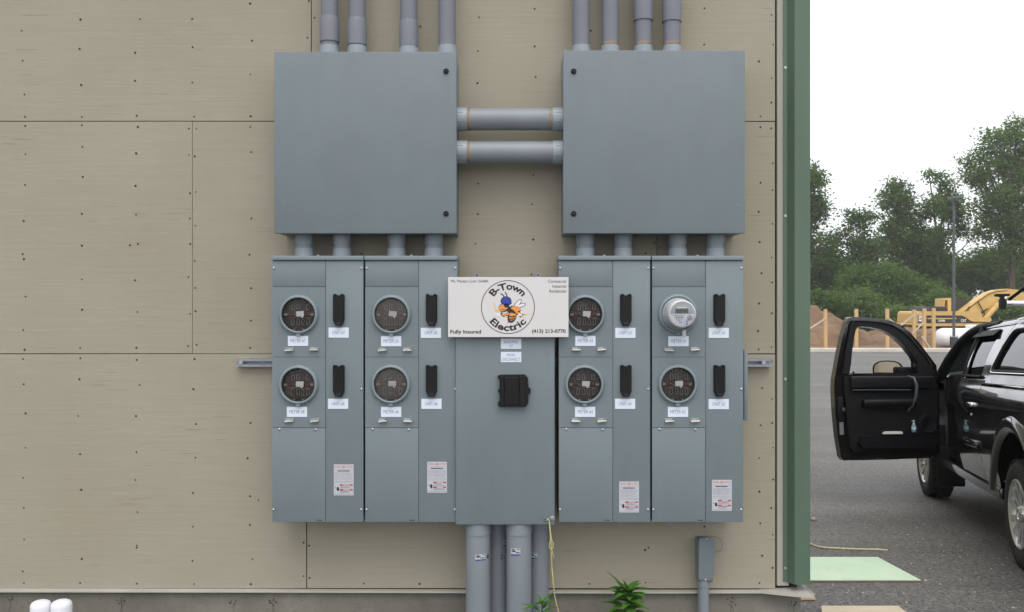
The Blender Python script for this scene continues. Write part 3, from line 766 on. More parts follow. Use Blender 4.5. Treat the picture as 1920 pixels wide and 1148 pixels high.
def warning_label(e, px0, py0, seed):
    p = P_F; y = Y_F; w, h = 37, 58
    x0, z1 = PX(px0, py0, p); x1, z0 = PX(px0 + w, py0 + h, p)
    m = MB(); m.box(x0, x1, y - 0.0008, y + 0.0002, z0, z1); s = m.build('warning_label', M['sticker'], e)
    q = lambda a, b: (px0 + a, py0 + b)
    yy = y - 0.0012
    m = MB(); xa, za = PX(px0 + 1.5, py0 + 5.8, p); xb, zb = PX(px0 + 14, py0 + 2.6, p); add_text(m, 'GENERAL', xa, xb, za, zb, yy, 0.0)
    xa, za = PX(px0 + 22.5, py0 + 5.8, p); xb, zb = PX(px0 + 35.5, py0 + 2.6, p); add_text(m, 'ELECTRIC', xa, xb, za, zb, yy, 0.0)
    cx, cz = PX(px0 + 18.2, py0 + 4.4, p); rr_ = 2.5 * (D - p) / F
    m.lathe((cx, yy, cz), (0, -1, 0), [(rr_, 0), (rr_ * 0.6, 0.0001)], 18, (False, False), False)
    xa, za = PX(px0 + 17.1, py0 + 5.2, p); xb, zb = PX(px0 + 19.3, py0 + 3.6, p); add_text(m, 'GE', xa, xb, za, zb, yy - 0.0001, 0.0)
    m.build('maker_print', M['ink_orange'], s)
    m = MB(); rr = random.Random(seed)
    for py in (9.6, 15.5, 17.4, 19.3, 21.2, 23.4, 25.5, 27.6, 33.8):
        a = 2
        while a < 33:
            b = min(35, a + rr.uniform(3, 9)); rect(m, px0 + a, px0 + b, py0 + py, py0 + py + 0.55, yy, p); a = b + rr.uniform(0.6, 2.2)
    rect(m, px0 + 1.5, px0 + 35.5, py0 + 31.3, py0 + 31.9, yy, p)
    for k in range(8): rect(m, px0 + 12, px0 + 12 + rr.uniform(12, 23), py0 + 40.8 + (k % 4) * 1.1 + (k // 4) * 8.6, py0 + 41.3 + (k % 4) * 1.1 + (k // 4) * 8.6, yy, p)
    rect(m, px0 + 2, px0 + 35, py0 + 55.2, py0 + 55.8, yy, p)
    m.build('small_print', M['ink_grey'], s)
    m = MB()
    a = 7.0
    for wd in (4, 3.2, 1.6, 3.6, 4.2, 3.4): rect(m, px0 + a, px0 + a + wd, py0 + 11.4, py0 + 13.2, yy, p); a += wd + 0.45
    cx, cz = PX(px0 + 7.7, py0 + 46, p); k = (D - p) / F
    m.add([(cx + 2.2 * k * math.cos(i * math.pi / 8), yy, cz + 4.0 * k * math.sin(i * math.pi / 8)) for i in range(16)], [tuple(range(16))])
    m.add([PX2 for PX2 in [(cx - 5.2 * k, yy, cz + 4.2 * k), (cx - 4.4 * k, yy, cz + 4.4 * k), (cx - 2.6 * k, yy, cz + 0.6 * k), (cx - 3.4 * k, yy, cz + 0.2 * k)]], [(0, 1, 2, 3)])
    m.build('hand_symbol', M['mark'], s)
    m = MB(); rect(m, px0 + 11, px0 + 35.4, py0 + 37.3, py0 + 39.8, yy, p); rect(m, px0 + 11, px0 + 35.4, py0 + 46.4, py0 + 49.0, yy, p); m.build('red_band', M['ink_red'], s)
    m = MB()
    for bb in (37.9, 47.1):
        a = 18
        while a < 29: rect(m, px0 + a, px0 + a + 1.6, py0 + bb, py0 + bb + 1.3, yy - 0.0002, p); a += 2.1
    m.build('white_print', M['white_print'], s)

def meter_cabinet(xl, seam, xr, label, sock, hnd, mpl, upl, lat, wl, nums, scr, brand, tabs, seed):
    p = P_F; k = (D - p) / F
    X0, zt = PX(xl, 488, p); X1, zb = PX(xr, 979.5, p); S = PX(seam, 0, p)[0]
    ztop = PX(0, 480, p)[1]
    e = empty('meter_cabinet', ((X0 + X1) / 2, D, zb), label, 'meter cabinet', 'grey four-panel meter cabinets')
    m = MB(); m.bbox(X0 + 0.002, X1 - 0.002, Y_F + 0.012, D - 0.042, zb + 0.002, ztop - 0.003, 0.003); m.build('enclosure', M['cab'], e)
    m = MB(); m.bbox(X0 - 0.002, X1 + 0.0005, Y_F - 0.010, D - 0.06, zt, ztop, 0.0025)
    m.build('rain_hood', M['cab_edge'], e)
    x, z = PX((xl + xr) / 2 - 0, 479.2, p + 0.0); m = MB(); m.lathe((x, Y_F + 0.01, z), (0, 0, 1), [(0.006, -0.002), (0.006, 0.003), (0.003, 0.005)], 8); m.build('hood_screw', M['zinc'], e)
    g = 0.0009
    def panel(name, x0, x1, pya, pyb, dy=0.0, hole=None):
        z1 = PX(0, pya, p)[1] - g; z0 = PX(0, pyb, p)[1] + g
        mm = MB()
        if hole is None:
            mm.bbox(x0 + g, x1 - g, Y_F + dy, Y_F + 0.0115, z0, z1, 0.0016, 2)
        else:
            cx, cz, r = hole; n = 40
            mm.prism([(x0 + g, z0), (x1 - g, z0), (x1 - g, z1), (x0 + g, z1)], 'y', Y_F + dy, Y_F + 0.0115, [[(cx + r * math.cos(2 * math.pi * i / n), cz + r * math.sin(2 * math.pi * i / n)) for i in range(n)]])
        return mm.build(name, M['cab'], e)
    panel('blank_cover', X0, S, 489, 538, 0.0012)
    holes = [PX(sx, sy, p + 0.012) for sx, sy in sock]
    panel('meter_cover', X0, S, 538, 669.5, -0.001, (holes[0][0], holes[0][1], 0.083))
    panel('meter_cover', X0, S, 669.5, 802, -0.001, (holes[1][0], holes[1][1], 0.083))
    panel('lower_cover', X0, S, 802, 979.5, 0.0008)
    panel('breaker_cover', S, X1, 489, 979.5, 0.0)
    for i, (sx, sy) in enumerate(sock): socket(e, sx, sy, seed * 10 + i, fog=(nums[i] in (5, 6)), filled=(nums[i] == 1))
    for hx in ((552, 611), (685, 744)): handle_cover(e, hnd, hnd + 21, hx[0], hx[1])
    for i in (0, 1):
        x0, y0 = mpl[i]; plate(e, x0, x0 + 38, y0, y0 + 19, [('METER #%d' % nums[i], 0.74)], Y_F - 0.001)
        x0, y0 = upl[i]; plate(e, x0, x0 + 38, y0, y0 + 19, [('UNIT #%d' % nums[i], 0.62)])
    for lx, ly in lat: latch(e, lx, ly, random.Random(lx).uniform(-0.12, 0.05))
    warning_label(e, wl[0], wl[1], seed)
    for sx, sy in scr: screw(e, sx, sy)
    m = MB()
    for a, b in ((0, 4.5), (5, 10)): rect(m, brand + a, brand + b, 975, 976.6, Y_F + 0.0003, p)
    m.build('maker_mark', M['mark'], e)
    for tx in tabs:
        x, z = PX(tx, 980, 0.06); m = MB()
        m.prism([(x - 0.012, z + 0.02), (x - 0.012, z - 0.006), (x - 0.006, z - 0.013), (x + 0.006, z - 0.013), (x + 0.012, z - 0.006), (x + 0.012, z + 0.02)], 'y', D - 0.062, D - 0.059, [[(x + 0.006 * math.cos(i * math.pi / 5), z - 0.003 + 0.006 * math.sin(i * math.pi / 5)) for i in range(10)]])
        m.build('mounting_tab', M['galv'], e)
    return e
def scr_set(xl, seam, xr):
    return [(xl + 3, 503), (xr - 4, 503), (xl + 14, 805), (seam - 19, 806), (xl + 2.5, 956), (xr - 4.5, 956), (xr - 4, 730)]
meter_cabinet(510, 610.5, 681.5, 'leftmost meter cabinet with meters seven and eight, under the left pull box', [(559.5, 590), (559, 722)], 624.5, [(540, 630), (538, 763)], [(616, 614.5), (615, 748)],
              [(541, 657), (588, 656), (541, 790), (589, 790)], (626, 871), (7, 8), scr_set(510, 610.5, 681.5), 594, (567, 650), 1)
meter_cabinet(684.5, 785, 857.5, 'meter cabinet with fogged meters five and six, left of the sign', [(733.5, 590), (732.5, 721)], 798.5, [(714.5, 630.5), (714.5, 763)], [(789, 615), (790, 748)],
              [(716, 657), (763, 657), (717, 790), (764, 790)], (801, 866), (5, 6), scr_set(684.5, 785, 857.5), 768, (739, 817), 2)
meter_cabinet(1047.5, 1149, 1219.5, 'meter cabinet with meters three and four, right of the main disconnect', [(1097.5, 590), (1096, 721.5)], 1163, [(1078.5, 630), (1078, 763)], [(1153.5, 615), (1153, 748)],
              [(1080, 656), (1128, 656), (1079.5, 790), (1128, 790)], (1161, 903), (3, 4), scr_set(1047.5, 1149, 1219.5), 1134, (1085, 1165), 3)
e4 = meter_cabinet(1222.5, 1323, 1394, 'rightmost meter cabinet with meters one and two, the digital meter plugged in', [(1271.5, 588.5), (1271, 721)], 1338.5, [(1253, 630.5), (1252, 763)], [(1328.5, 615), (1328.5, 748.5)],
              [(1254.5, 657), (1303, 656), (1255, 790), (1303, 790)], (1335, 900), (1, 2), scr_set(1222.5, 1323, 1394), 1308, (1255, 1345), 4)
x, z1 = PX(1391, 655, 0.12); x1, z0 = PX(1398.5, 787, 0.12); m = MB(); m.bbox(x, x1, D - 0.16, D - 0.07, z0, z1, 0.006); m.build('side_hub_plate', M['cab_edge'], e4)

# the one meter that is installed
x, z = PX(1271.5, 588.5, P_F + 0.012)
em = empty('electric_meter', (x, Y_F, z), 'round digital electric meter with white face plugged into the meter one socket', 'electric meter')
m = MB(); m.lathe((x, Y_F, z), (0, -1, 0), [(0.081, -0.026), (0.081, 0.014), (0.0795, 0.018), (0.074, 0.021)], 48); m.build('meter_base', M['meter_grey'], em)
m = MB(); m.lathe((x, Y_F, z), (0, -1, 0), [(0.0735, 0.021), (0.071, 0.050), (0.068, 0.110), (0.0645, 0.118)], 48, (False, True), ); m.build('meter_body', M['meter_white'], em)
m = MB(); m.lathe((x, Y_F, z), (0, -1, 0), [(0.0655, 0.1185), (0.0655, 0.1205), (0.0605, 0.1225), (0.0585, 0.1190)], 40, (False, False)); m.build('bezel_ring', M['white_print'], em)
PM = P_F + 0.119; ym = D - PM - 0.0002
fx, fz = x, z
m = MB(); r = 0.056; m.add([(fx + r * math.cos(a), ym - 0.0004, fz + max(0.0, r * math.sin(a))) for a in [i * math.pi / 20 for i in range(21)]], [tuple(range(21))]); fp = m.build('grey_face_half', M['meter_grey'], em)
m = MB(); m.bbox(fx - 0.034, fx + 0.029, ym - 0.003, ym, fz + 0.004, fz + 0.026, 0.001, 1); d_ = m.build('display', M['lcd'], em)
m = MB(); add_text(m, '00000', fx - 0.026, fx + 0.022, fz + 0.009, fz + 0.020, ym - 0.0034, -0.01); m.build('digits', M['mark'], d_)
m = MB(); m.box(fx - 0.024, fx + 0.020, ym - 0.0012, ym - 0.0006, fz + 0.0285, fz + 0.034); m.build('top_caption', M['white_print'], em)
m = MB()
for (a, b, c_, d2) in ((-0.046, 0.01, -0.008, -0.006), (-0.038, 0.008, -0.017, -0.0135), (-0.030, -0.026, -0.026, -0.022), (-0.020, -0.014, -0.026, -0.022), (-0.008, -0.002, -0.026, -0.022), (-0.024, -0.010, -0.032, -0.030), (-0.016, 0.0, -0.042, -0.0385)):
    q = a
    while q < b: m.add([(fx + q, ym - 0.0006, fz + c_), (fx + min(b, q + 0.006), ym - 0.0006, fz + c_), (fx + min(b, q + 0.006), ym - 0.0006, fz + d2), (fx + q, ym - 0.0006, fz + d2)], [(0, 1, 2, 3)]); q += 0.0075
m.build('print', M['ink'], em)
m = MB(); m.lathe((fx + 0.037, ym, fz - 0.018), (0, -1, 0), [(0.0125, 0), (0.0125, 0.006), (0.010, 0.008), (0, 0.008)], 16); m.build('optical_port', M['meter_grey'], em)
m = MB(); m.lathe((x, Y_F, z), (0, -1, 0), [(0.0752, 0.020), (0.0725, 0.052), (0.0695, 0.112), (0.066, 0.127), (0.055, 0.130), (0.0, 0.131)], 48, (False, False)); m.build('glass_cover', M['glass'], em, sharp=80)
m = MB(); m.tube([(fx + 0.020, ym - 0.013, fz - 0.036), (fx + 0.021, ym - 0.014, fz - 0.05), (fx + 0.021, Y_F - 0.06, fz - 0.078)], 0.0016, 6); m.lathe((fx + 0.020, ym - 0.013, fz - 0.040), (0, 0, 1), [(0.004, 0), (0.003, 0.005), (0.0005, 0.011)], 8); m.build('seal_wire', M['bee_blue'], em)
m = MB(); m.bbox(fx + 0.012, fx + 0.030, Y_F - 0.062, Y_F - 0.056, fz - 0.116, fz - 0.078, 0.002, 1); m.build('seal_tag', M['tag'], em)

# ------------------------------------------------------------------ main disconnect
p = 0.262; yM = D - p
X0, zt = PX(854.5, 541, p); X1, zb = PX(1040, 984, p)
md = empty('main_disconnect', ((X0 + X1) / 2, D, zb), 'tall grey main disconnect cabinet in the middle with one black switch cover', 'switch cabinet')
m = MB(); m.bbox(X0 + 0.004, X1 - 0.004, yM + 0.013, D - 0.042, zb + 0.004, zt - 0.004, 0.003); m.build('enclosure', M['cab'], md)
m = MB(); m.bbox(X0, X1, yM, yM + 0.012, zb, zt, 0.003, 2); m.build('cover', M['cab'], md)
for py in (690, 712, 742, 768, 860, 950):
    xh, z = PX(853.4, py, p - 0.02); m = MB(); m.cyl((xh + 0.004, yM + 0.02, z - 0.012), (xh + 0.004, yM + 0.02, z + 0.012), 0.004, None, 8); m.build('hinge', M['cab_edge'], md)
plate(md, 939, 977.5, 635, 654.5, [('BUILDING', 0.66), ('#7', 0.16)], yM, p)
plate(md, 939, 977.5, 660, 679.5, [('MAIN', 0.38), ('DISCONNECT', 0.88)], yM, p)
def zx(a, b, pp=0.28): return PX(a, b, pp)
m = MB(); k = [zx(*q) for q in ((938, 703), (984, 702.5), (990, 709), (990.5, 726), (995, 729), (995, 737), (990.5, 740), (990.5, 756), (985, 763), (938, 763), (933.5, 760), (933.5, 755), (937, 752), (937, 737), (933.5, 735), (933.5, 731), (937, 729), (937, 712), (933.5, 709), (933.5, 704.5))]
m.prism(k, 'y', yM - 0.030, yM + 0.0005); hc = m.build('switch_cover', M['black'], md)
m = MB()
for a, b in ((938, 945), (974, 986)):
    x0, z1 = zx(a, 705); x1, z0 = zx(b, 761); m.bbox(x0, x1, yM - 0.036, yM - 0.029, z0, z1, 0.002, 1)
x0, z1 = zx(945.5, 707); x1, z0 = zx(973.5, 759); m.bbox(x0, x1, yM - 0.033, yM - 0.029, z0, z1, 0.002, 1)
m.build('cover_ribs', M['black'], hc)
x, z = PX(1035.5, 972.5, p); m = MB(); m.lathe((x, yM + 0.0005, z), (0, -1, 0), [(0.013, 0), (0.013, 0.002), (0.011, 0.004), (0.006, 0.005), (0.005, 0.012), (0, 0.012)], 14); m.build('latch_bolt', M['galv'], md)
m = MB()
for a, b, c_ in ((1019, 1027, 974), (1019, 1029, 977.4)): rect(m, a, b, c_, c_ + 1.0, yM - 0.0004, p)
m.build('maker_mark', M['mark'], md)

# ------------------------------------------------------------------ company sign
p = 0.30; yS = D - p; kS = (D - p) / F
x0, z1 = PX(840, 520, p); x1, z0 = PX(1066, 632.5, p)
sg = empty('company_sign', ((x0 + x1) / 2, yS, z0), 'white electrician sign board with round bee emblem hung over the main disconnect', 'sign')
m = MB(); m.bbox(x0, x1, yS, yS + 0.006, z0, z1, 0.0012, 1); m.build('board', M['sign'], sg)
yt = yS - 0.0006
def sgn_text(body, pa, pb, pc, ph, bold, mat='sign_ink', name='lettering'):
    xa, za = PX(pa, pc + ph / 2, p); xb, zb = PX(pb, pc - ph / 2, p)
    m = MB(); add_text(m, body, xa, xb, za, zb, yt, bold); return m.build(name, M[mat], sg)
sgn_text('Ma. Masters Lic# 15648A', 845.5, 916, 527.5, 5.6, 0.0)
sgn_text('Commercial', 1027.5, 1061.5, 527.5, 5.6, 0.0)
sgn_text('Industrial', 1036, 1061.5, 536.8, 5.6, 0.0)
sgn_text('Residential', 1030, 1061.5, 546, 5.6, 0.0)
sgn_text('Fully Insured', 844.5, 902, 623.2, 9.2, 0.022)
sgn_text('(413) 213-0770', 997.5, 1060.5, 622, 9.0, 0.022)
cx, cz = PX(952.3, 576, p)
m = MB(); ro = 50.3 * kS; m.lathe((cx, yt, cz), (0, -1, 0), [(ro, 0), (ro - 1.25 * kS, 0.0001)], 80, (False, False), False); m.build('emblem_ring', M['sign_ink'], sg)
m = MB(); add_arc_text(m, 'B-Town', cx, cz, 33.0 * kS, 13.0 * kS, 1.86, yt, 0.03, True); m.build('lettering', M['sign_ink'], sg)
m = MB(); add_arc_text(m, 'Electric', cx, cz, 44.5 * kS, 12.8 * kS, 1.80, yt, 0.03, False); m.build('lettering', M['sign_ink'], sg)
# a plain bee-with-hard-hat emblem, printed flat; coordinates in photo pixels
em2 = [0]
bee = MB()
def flat(mat, name, polys, lay):
    mm = MB()
    for pl in polys:
        q = [PX(a, b, p) for a, b in pl]
        tri = tessellate_polygon([[Vector((a, b, 0)) for a, b in q]])
        mm.add([(a, yt - 0.0002 * lay, b) for a, b in q], list(tri))
    return mm.build(name, M[mat], sg)
def ell(cx_, cy_, a, b, rot=0, n=20, t0=0, t1=2 * math.pi):
    out = []
    for i in range(n):
        th = t0 + (t1 - t0) * i / (n - 1 if t1 - t0 < 6.28 else n); u, v = a * math.cos(th), b * math.sin(th)
        out.append((cx_ + u * math.cos(rot) - v * math.sin(rot), cy_ + u * math.sin(rot) + v * math.cos(rot)))
    return out
def stroke(pts, w):
    L, Rr = [], []
    for i, (a, b) in enumerate(pts):
        a0, b0 = pts[max(0, i - 1)]; a1, b1 = pts[min(len(pts) - 1, i + 1)]
        d = math.hypot(a1 - a0, b1 - b0) or 1; nx, ny = -(b1 - b0) / d * w / 2, (a1 - a0) / d * w / 2
        L.append((a + nx, b + ny)); Rr.append((a - nx, b - ny))
    return L + Rr[::-1]
flat('bee_yellow', 'emblem_spark', [stroke([(924, 567), (929, 575), (927, 577), (935, 587)], 1.5), stroke([(927, 583), (933, 582), (937, 589)], 1.3), stroke([(979, 590), (985, 588.5), (984, 591), (992, 589)], 1.5), stroke([(978, 593), (984, 596)], 1.2)], 1)
flat('sign_ink', 'emblem_outline', [ell(971, 569, 10, 4.2, -0.85), ell(977, 573, 9.5, 3.6, -0.35), ell(965, 582, 12, 9, 0.1), ell(945, 577, 10.5, 8.4, -0.3), ell(960, 594, 12, 8.2, 1.9), stroke([(946, 558), (943, 553.5), (938.5, 550.5)], 2.0), stroke([(951, 557), (949.5, 551.5), (946.5, 547.8)], 2.0), ell(949, 565, 10.3, 9.2), stroke([(955, 588), (944, 592), (939, 587)], 5.0), stroke([(972, 582), (979, 590), (974, 594)], 5.0), [(953, 602), (958, 600), (951, 607)]], 1)
flat('white_print', 'emblem_wing', [ell(971, 569, 8.8, 3.1, -0.85), ell(977, 573, 8.3, 2.5, -0.35), ell(934.5, 590, 4.2, 3.6), ell(975.5, 588.5, 4.0, 4.6)], 2)
flat('bee_orange', 'emblem_body', [ell(967, 581, 9.5, 7.4, 0.1), ell(944, 577, 9.0, 6.8, -0.3), ell(961, 592.5, 9.5, 6.2, 1.9), stroke([(955, 588), (945, 591.5), (941, 589)], 3.2), stroke([(972, 583), (977, 589)], 3.0)], 3)
flat('sign_ink', 'emblem_stripe', [ell(957, 583, 7.0, 3.6, 0.2), stroke([(952.5, 592), (958, 594.5), (967, 593)], 2.2), stroke([(940, 580), (947, 581.5), (954, 578)], 1.2), ell(949.5, 573.5, 5.0, 3.6, 0.3)], 4)
flat('bee_brown', 'emblem_stripe', [stroke([(952, 597), (958, 599), (965, 597)], 2.6), stroke([(954, 601.5), (958, 602.5), (962, 601)], 2.0)], 4)
flat('bee_blue', 'emblem_helmet', [[(940.5, 569.5), (941.5, 562), (945, 558), (950, 556.5), (955, 559), (958.5, 565), (958.8, 568.5), (951, 570.5), (944, 570)], stroke([(940, 569.5), (944, 570.5), (951, 571), (959.5, 568.8)], 2.2)], 4)
for px in (894.5, 1009.5):
    x, z = PX(px, 515.5, p); m = MB()
    m.prism([(x - 0.009, z - 0.02), (x + 0.009, z - 0.02), (x + 0.010, z + 0.006), (x + 0.003, z + 0.010), (x - 0.010, z + 0.007)], 'y', yS + 0.0065, yS + 0.009); tb = m.build('hanging_tab', M['galv'], sg)
    m = MB(); m.lathe((x, yS + 0.0062, z), (0, -1, 0), [(0.006, 0), (0.006, 0.003), (0.003, 0.005)], 8); m.build('tab_bolt', M['pull'], tb)
    m = MB(); m.box(x - 0.006, x + 0.006, yS + 0.0095, D - 0.0035, z - 0.012, z - 0.009); m.build('tab_arm', M['galv'], tb)

# ------------------------------------------------------------------ yellow pull string
m = MB(); q = lambda a, b, pp=0.285: (PX(a, b, pp)[0], D - pp, PX(a, b, pp)[1])
m.tube([q(1024.5, 976), (q(1028, 973)[0], D - 0.275, q(1028, 973)[2]), q(1030, 978), q(1030.5, 990), q(1032, 1003), q(1032.5, 1016), q(1033, 1030), q(1034, 1045), q(1034.5, 1060), q(1036, 1077), q(1037.5, 1095), q(1040, 1118), q(1044, 1135), q(1048, 1150, 0.29), q(1053, 1190, 0.30), q(1056, 1230, 0.30)],
       [0.0024] * 4 + [0.0030] * 6 + [0.0024] * 6, 7)
m.tube([q(1031, 982), q(1032.5, 1000), q(1034.5, 1012), q(1037.5, 1019, 0.29), q(1037, 1027, 0.295), q(1032.5, 1031, 0.295), q(1029.5, 1025, 0.295), q(1031, 1016, 0.295), q(1034.5, 1013, 0.295), q(1035, 1028), q(1033.5, 1047)], 0.0020, 7)
m.tube([q(1033, 1028, 0.294), q(1036, 1036, 0.294), q(1038, 1046, 0.294)], 0.0024, 6)
m.tube([q(1031.5, 1003, 0.29), q(1034, 1030, 0.292), q(1035, 1062, 0.288)], 0.0020, 6)
tag(m.build('pull_string', M['rope'], origin=(0, 0, 0)), 'knotted yellow pull string hanging from the corner of the main disconnect', 'string')

# ------------------------------------------------------------------ small conduit body lower right
p = 0.095
cb = empty('conduit_fitting', (PX(1320, 0, 0)[0], D, 0), 'slim grey conduit access fitting on its own pipe below meters one and two', 'conduit fitting')
q = lambda a, b, pp=p: PX(a, b, pp)
m = MB(); x0, z1 = q(1306.5, 1009, 0.05); x1, z0 = q(1334, 1089, 0.05); m.bbox(x0, x1, D - p + 0.005, D - 0.0015, z0, z1, 0.012, 3); m.build('body', M['cab2'], cb)
m = MB(); pl = [q(*k) for k in ((1312, 1010), (1337, 1009.5), (1339.5, 1012), (1338.5, 1072), (1334.5, 1087), (1312, 1087.5), (1310.5, 1084), (1311, 1012))]; m.prism(pl, 'y', D - p, D - p + 0.0045); m.build('cover_plate', M['cab2'], cb)
for a, b in ((1325.5, 1009.5), (1323, 1087.5)): screw(cb, a, b, p, 0.0055, D - p)
xc = PX(1318.8, 0, 0.06)[0]
m = MB(); m.lathe((xc, D - 0.06, -0.2), (0, 0, 1), [(0.0285, 0), (0.0285, PX(0, 1100, 0.06)[1] + 0.2), (0.031, PX(0, 1099, 0.06)[1] + 0.2), (0.031, PX(0, 1086, 0.06)[1] + 0.2)], 24); m.build('pipe', M['pvc'], cb)
m = MB(); m.tube([q(1333, 1006, 0.02)[0:1] + (D - 0.02,) + q(1333, 1006, 0.02)[1:]] + [(q(a, b, 0.03)[0], D - 0.03, q(a, b, 0.03)[1]) for a, b in ((1336, 1007), (1343, 1006.5), (1350, 1010), (1354, 1018), (1355, 1026), (1351, 1033), (1345, 1035.5), (1341, 1034))], 0.0011, 5)
m.tube([(q(a, b, 0.03)[0], D - 0.03, q(a, b, 0.03)[1]) for a, b in ((1333.5, 1002), (1333.5, 1008), (1336, 1020))], 0.0010, 5); m.build('wire_loop', M['pull'], cb)

# ------------------------------------------------------------------ capped white vents
for i, (px, py, r_, lab) in enumerate([(76.5, 1125.5, 18.3, 'left one of the two white capped vent pipes at the foot of the wall'), (115.5, 1124.5, 18.6, 'right one of the two white capped vent pipes at the foot of the wall')]):
    p = 0.22; x, z = PX(px, py, p); r_ = r_ * (D - p) / F
    e = empty('vent_pipe', (x, D - p, 0), lab, 'vent pipe', 'capped white vent pipes')
    if i: pass
    m = MB(); m.lathe((x, D - p, -0.1), (0, 0, 1), [(r_ * 0.88, 0), (r_ * 0.88, z + 0.02)], 28); m.build('pipe', M['vent'], e)
    m = MB(); zc = z + 0.1; m.lathe((x, D - p, -0.1), (0, 0, 1), [(r_ * 0.90, zc - 0.075), (r_, zc - 0.074), (r_, zc - 0.030), (r_ * 0.965, zc - 0.020), (r_ * 0.84, zc - 0.010), (r_ * 0.55, zc - 0.003), (0, zc)], 32, (False, False)); m.build('cap', M['vent'], e, sharp=60)

# ------------------------------------------------------------------ weeds
def leaf(m, base, d, L, W, droop=0.4, fold=0.25, n=7):
    b = Vector(base); d = Vector(d).normalized(); side = d.cross(Vector((0, 0, 1)))
    if side.length < 0.1: side = Vector((1, 0, 0))
    side.normalize(); rows_ = []; pos = b.copy(); dd = d.copy()
    for i in range(n + 1):
        t_ = i / n; w = W * (math.sin(math.pi * min(1, t_ ** 0.75)) ** 0.8) * (1 - 0.25 * t_) * 0.5 + 0.0004
        up = side.cross(dd).normalized()
        rows_.append([pos - side * w + up * w * fold, pos.copy(), pos + side * w + up * w * fold])
        dd = (dd + Vector((0, 0, -droop / n)) ).normalized(); pos = pos + dd * (L / n)
    vs = [q_ for r__ in rows_ for q_ in r__]; fs = []
    for i in range(n):
        for j in (0, 1): fs.append((i * 3 + j, i * 3 + j + 1, (i + 1) * 3 + j + 1, (i + 1) * 3 + j))
    m.add(vs, fs, True)
def weed(px, p, ztop_px, nleaf, Lr, label, seed, hero=None, wid=0.42, spread=0.05):
    rr = random.Random(seed); x, zt = PX(px, ztop_px, p); z0 = tz(0); y = D - p
    e = empty('weed_plant', (x, y, z0), label, 'weed', 'weeds at the foot of the wall')
    m = MB(); st_pts = [(x, y, z0 - 0.02), (x + 0.004, y + 0.003, z0 + (zt - z0) * 0.5), (x, y, zt)]; m.tube(st_pts, [0.006, 0.005, 0.003], 7); m.build('stem', M['weed'], e)
    for i in range(nleaf):
        a = i * 2.39996 + rr.uniform(-0.3, 0.3); f = (i / nleaf); h = zt - 0.17 * (1 - f); bx, by = x + rr.uniform(-1, 1) * spread * (1 - f), y - rr.uniform(0, 1) * spread * (1 - f)
        el = -0.2 + 0.85 * f + rr.uniform(-0.2, 0.25); L = Lr * (1.05 - 0.45 * f) * rr.uniform(0.8, 1.15)
        m = MB(); leaf(m, (bx, by, h), (math.cos(a) * math.cos(el), math.sin(a) * math.cos(el) * 0.8 - 0.1, math.sin(el)), L, L * wid, 0.9 - 0.5 * f + rr.uniform(0, 0.35), 0.22); m.build('leaf', M['weed'], e, sharp=80)
    if hero:
        for (ax, ay, L, W, dr) in hero:
            tx, tzz = PX(ax, ay, p); dv = Vector((tx - x, -0.01, tzz - zt)); m = MB(); leaf(m, (x, y, zt - 0.01), dv + Vector((0, 0, dr * dv.length * 0.5)), dv.length * L, W, dr, 0.18, 9); m.build('leaf', M['weed'], e, sharp=80)
weed(1178, 0.22, 1106, 46, 0.150, 'larger leafy green weed with one tall pointed leaf against the footing', 5, [(1133, 1063, 1.0, 0.062, 0.05), (1202, 1088, 1.02, 0.055, 0.30), (1216, 1098, 1.0, 0.04, 0.5), (1144, 1114, 1.0, 0.05, 0.6), (1168, 1082, 1.0, 0.05, 0.1)])
weed(1016, 0.36, 1128, 30, 0.14, 'smaller narrow leaved weed in front of the thick conduits', 9, [(1041, 1121, 1.05, 0.022, 0.5), (985, 1141, 1.1, 0.02, 0.9), (1000, 1125, 1.0, 0.02, 0.6)], 0.26)

# ------------------------------------------------------------------ things on the lot by the corner
def ground_pt(px, py, z):
    y = (EYE - z) * F / (py - 574); return (px - 960) * y / F, y
gz = tz(6.3)
sh = empty('sheathing_sheet', (2.15, 6.3, gz), 'mint green sheathing sheet lying flat on the asphalt behind the corner', 'board')
sl = Euler((-math.atan(0.0637), 0, 0)).to_matrix().to_4x4(); Ms = Matrix.Translation((2.15, 6.33, tz(6.33) + 0.012)) @ sl
m = MB(); m.box(-0.56, 0.605, -0.36, 0.355, 0.0, 0.0022, Ms); m.build('face', M['mint'], sh)
m = MB(); m.box(-0.56, 0.605, -0.36, 0.355, -0.0115, -0.0002, Ms); m.build('core', M['mint_edge'], sh)
def board(nm, pts, z, th, mat, label, lift=0.004):
    q = [ground_pt(a, b, z) for a, b in pts]; m = MB()
    vs = [(x, y, tz(y) + lift) for x, y in q] + [(x, y, tz(y) + lift + th) for x, y in q]; n = len(q)
    m.add(vs, [tuple(range(n))[::-1], tuple(range(n, 2 * n))] + [(i, (i + 1) % n, n + (i + 1) % n, n + i) for i in range(n)])
    tag(m.build(nm, M[mat]), label, 'board')
board('plywood_offcut', [(1480, 1127), (1529, 1126), (1513, 1109), (1476, 1109)], 0.05, 0.012, 'offcut', 'small raw plywood offcut lying beside the concrete footing corner')
board('scrap_board', [(1543, 1175), (1722, 1175), (1684, 1143), (1540, 1143)], 0.05, 0.02, 'paleboard', 'pale scrap board on the asphalt at the bottom of the picture')
m = MB(); pts = []
for a, b in ((1490, 1006), (1510, 1014), (1522, 1019), (1532, 1024), (1545, 1026.5), (1565, 1028), (1590, 1029.5), (1620, 1031), (1645, 1031.5), (1665, 1033)):
    x, y = ground_pt(a, b, tz(6.9)); pts.append((x, y, tz(y) + 0.009))
